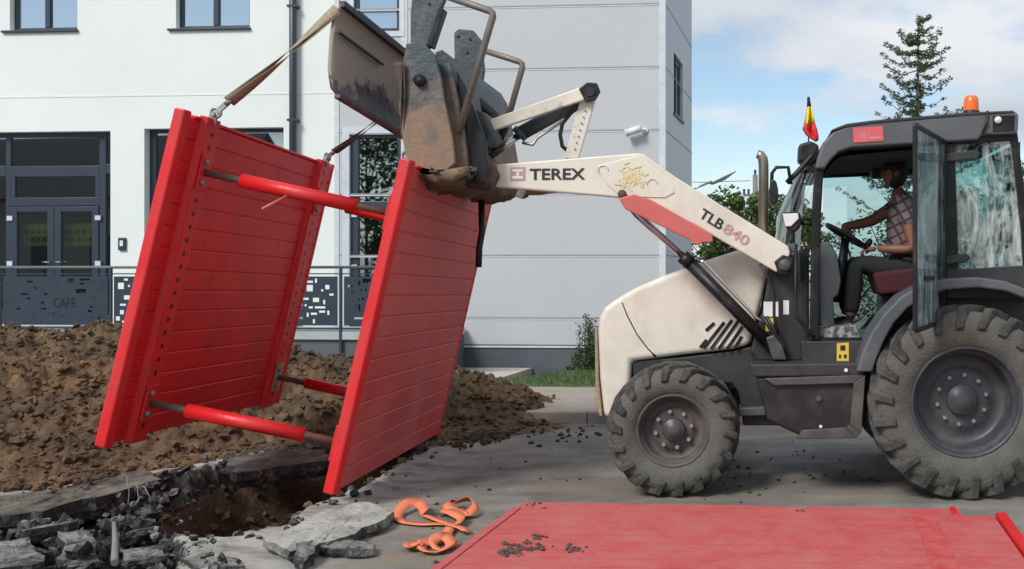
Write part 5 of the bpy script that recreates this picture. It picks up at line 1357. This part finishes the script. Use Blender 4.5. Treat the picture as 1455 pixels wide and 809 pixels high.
# simple folded backhoe behind the cab, beyond the right edge of the photo
mb=MB(); mb.box(2.35,2.6,7.9,9.5,.35,1.1); mb.box(2.6,2.75,8.5,8.9,.4,1.4); mb.build('backhoe_frame',M['black'],T,bevel=.02)
mb=MB(); mb.prism([(2.65,8.6,.9),(2.95,8.6,.9),(3.25,8.6,2.4),(2.95,8.6,3.2),(2.75,8.6,3.1),(2.95,8.6,2.3)],(0,.22,0)); mb.build('backhoe_boom',M['cream'],T,bevel=.02)
mb=MB(); mb.prism([(2.85,8.62,3.1),(3.0,8.62,3.2),(3.55,8.62,1.2),(3.4,8.62,1.1)],(0,.18,0)); mb.build('backhoe_dipper',M['cream'],T,bevel=.02)
for Y_ in (7.75,9.5): MB().box(2.4,2.55,Y_,Y_+.15,.25,1.3).build('stabiliser_leg',M['black'],T,bevel=.02)

# ------------------------------------------------------------------ driver
def skin(name,pts,edges,m,parent=None,sub=2,root=0):
    me=bpy.data.meshes.new(name); o_=Vector(pts[0][:3]); me.from_pydata([Vector(p[:3])-o_ for p in pts],edges,[]); me.materials.append(m)
    ob=bpy.data.objects.new(name,me); COL.objects.link(ob); WORLD[ob.name]=o_
    if parent: ob.parent=parent; ob.location=o_-WORLD[parent.name]
    else: ob.location=o_
    s_=ob.modifiers.new('skin','SKIN'); s_.use_smooth_shade=True
    if not me.skin_vertices: 
        bm=bmesh.new(); bm.from_mesh(me); bm.verts.layers.skin.verify(); bm.to_mesh(me); bm.free()
    for i,p in enumerate(pts):
        sv=me.skin_vertices[0].data[i]; r_=p[3]; sv.radius=(r_,r_) if not isinstance(r_,tuple) else r_; sv.use_root=(i==root)
    u=ob.modifiers.new('sub','SUBSURF'); u.levels=sub; u.render_levels=sub
    return ob
Yd=8.62
def D(px,py,dy=0): return tuple(P(px,py,Yd)+Vector((0,dy,0)))
pel=D(1288,384); ch=D(1281,306); nk=D(1277,276); hd=D(1274,262)
shN,shF=D(1279,291,-.19),D(1276,291,.19)
elN,elF=D(1248,352,-.24),D(1240,314,.16)
wrN,wrF=D(1234,352,-.16),D(1196,323,.05)
elN=D(1292,356,-.25); wrN=D(1243,354,-.12)
hipN,hipF=D(1288,388,-.1),D(1288,388,.1); knN,knF=D(1214,374,-.15),D(1212,374,.14)
anN,anF=D(1206,452,-.13),D(1203,450,.13)
pts=[(*pel,.15),(*D(1286,350),.145),(*ch,(.19,.12)),(*nk,.06),(*D(1274,266),.055),
 (*shN,.065),(*elN,.048),(*wrN,.030),(*shF,.065),(*elF,.050),(*wrF,.034),
 (*hipN,.10),(*knN,.065),(*anN,.045),(*hipF,.10),(*knF,.065),(*anF,.045)]
pts=[(a,b,c,(r if not isinstance(r,tuple) else r)) for a,b,c,r in pts]
ed=[(0,1),(1,2),(2,3),(3,4),(2,5),(5,6),(6,7),(2,8),(8,9),(9,10),(0,11),(11,12),(12,13),(0,14),(14,15),(15,16)]
body=skin('person',pts,ed,M['skin'])
tag(body,'driver in a checked short-sleeved shirt and dark trousers sitting at the wheel in the cab','person')
hc=Vector(D(1271,246))
bm=bmesh.new(); bmesh.ops.create_uvsphere(bm,u_segments=24,v_segments=16,radius=1)
vs=[]
for v in bm.verts:
    p=v.co.copy(); x,y,z=p.x*.098,p.y*.076,p.z*.118
    if p.x<-.5 and -.1<p.z<.15: x+=-.0
    if p.z<-.3: y*=1-.25*(-p.z-.3); x+=-.012*(-p.z)     # jaw
    if p.x<-.85 and abs(p.y)<.25 and -.35<p.z<.15: x-=.020*(1-abs(p.z+.15)/.4)   # nose
    if p.x<-.7 and .1<p.z<.35 and .25<abs(p.y)<.6: x+=.008    # eye sockets
    vs.append(hc+Vector((x,y,z)))
mb=MB(); mb.add(vs,[[v.index for v in f.verts] for f in bm.faces],0,True); bm.free()
for s_ in (-1,1):
    mb.lathe([(.001,-.008),(.018,-.006),(.026,0),(.018,.006),(.001,.008)],hc+Vector((.005,s_*.078,-.01)),12)
head=mb.build('head',M['skin'],body)
for s_ in (-1,1):
    MB().lathe([(.001,-.012),(.009,-.008),(.012,0),(.009,.008),(.001,.012)],hc+Vector((-.085,s_*.03,.022)),10,'X').build('eye',M['txt'],head)
MB().tube([hc+Vector((-.088,-.025,-.058)),hc+Vector((-.094,0,-.058)),hc+Vector((-.088,.025,-.058))],.005,6).build('mouth',M['web_brown'],head)
bm=bmesh.new(); bmesh.ops.create_uvsphere(bm,u_segments=24,v_segments=16,radius=1); vs=[]
for v in bm.verts:
    p=v.co; k=1.10 if (p.z>.05 or p.x>-.45) else .93; vs.append(hc+Vector((p.x*.098*k+.004,p.y*.076*k,p.z*.118*k+.004)))
mb=MB(); mb.add(vs,[[v.index for v in f.verts] for f in bm.faces],0,True); bm.free(); mb.build('hair',M['hair'],body)
ns=lambda a,b,f: tuple(Vector(a).lerp(Vector(b),f))
skin('shirt',[(*D(1288,378),.165),(*D(1286,350),.165),(*ch,(.21,.15)),(*D(1278,286),.10),(*shN,.085),(*ns(shN,elN,.55),.066),(*shF,.085),(*ns(shF,elF,.55),.064)],[(0,1),(1,2),(2,3),(2,4),(4,5),(2,6),(6,7)],M['plaid'],body)
skin('trousers',[(*pel,.165),(*hipN,.115),(*knN,.082),(*ns(knN,anN,.5),.075),(*ns(knN,anN,.93),.066),(*hipF,.115),(*knF,.082),(*ns(knF,anF,.5),.075),(*ns(knF,anF,.93),.066)],[(0,1),(1,2),(2,3),(3,4),(0,5),(5,6),(6,7),(7,8)],M['trouser'],body)
for an in (anN,anF):
    a=Vector(an); skin('shoe',[(*(a+Vector((.03,0,-.03))),.05),(*(a+Vector((-.06,0,-.055))),.045),(*(a+Vector((-.17,0,-.065))),.036)],[(0,1),(1,2)],M['shoe'],body)
def hand(wr,dirv,palm_n,curl=1):
    wv=Vector(wr); d=Vector(dirv).normalized(); n=Vector(palm_n).normalized(); s_=d.cross(n).normalized()
    base=wv+d*.02
    pts=[(*wv,.028),(*(wv+d*.05),(.034,.018)),(*(wv+d*.085),(.036,.016))]; ed=[(0,1),(1,2)]
    h=skin('hand',pts,ed,M['skin'],body)
    for k,(o_,l) in enumerate(((-.028,.072),(-.010,.082),(.010,.078),(.028,.062))):
        a=wv+d*.075+s_*o_; b=a+d*l*.5; c=b+(d*.35+n*.9).normalized()*l*.4; e=c+(n*.6-d*.75).normalized()*l*.3
        skin('finger',[(*a,.0095),(*b,.009),(*c,.008),(*e,.007)],[(0,1),(1,2),(2,3)],M['skin'],h,sub=1)
    a=wv+d*.035-s_*.03; b=a-s_*.025+d*.025+n*.012; c=b+d*.03+n*.02
    skin('thumb',[(*a,.012),(*b,.010),(*c,.008)],[(0,1),(1,2)],M['skin'],h,sub=1)
hand(wrF,Vector(wheelring[18])+Vector((0,.02,.03))-Vector(wrF),(-.3,0,-1))
hand(wrN,(-.95,.1,-.15),(0,.1,-1))
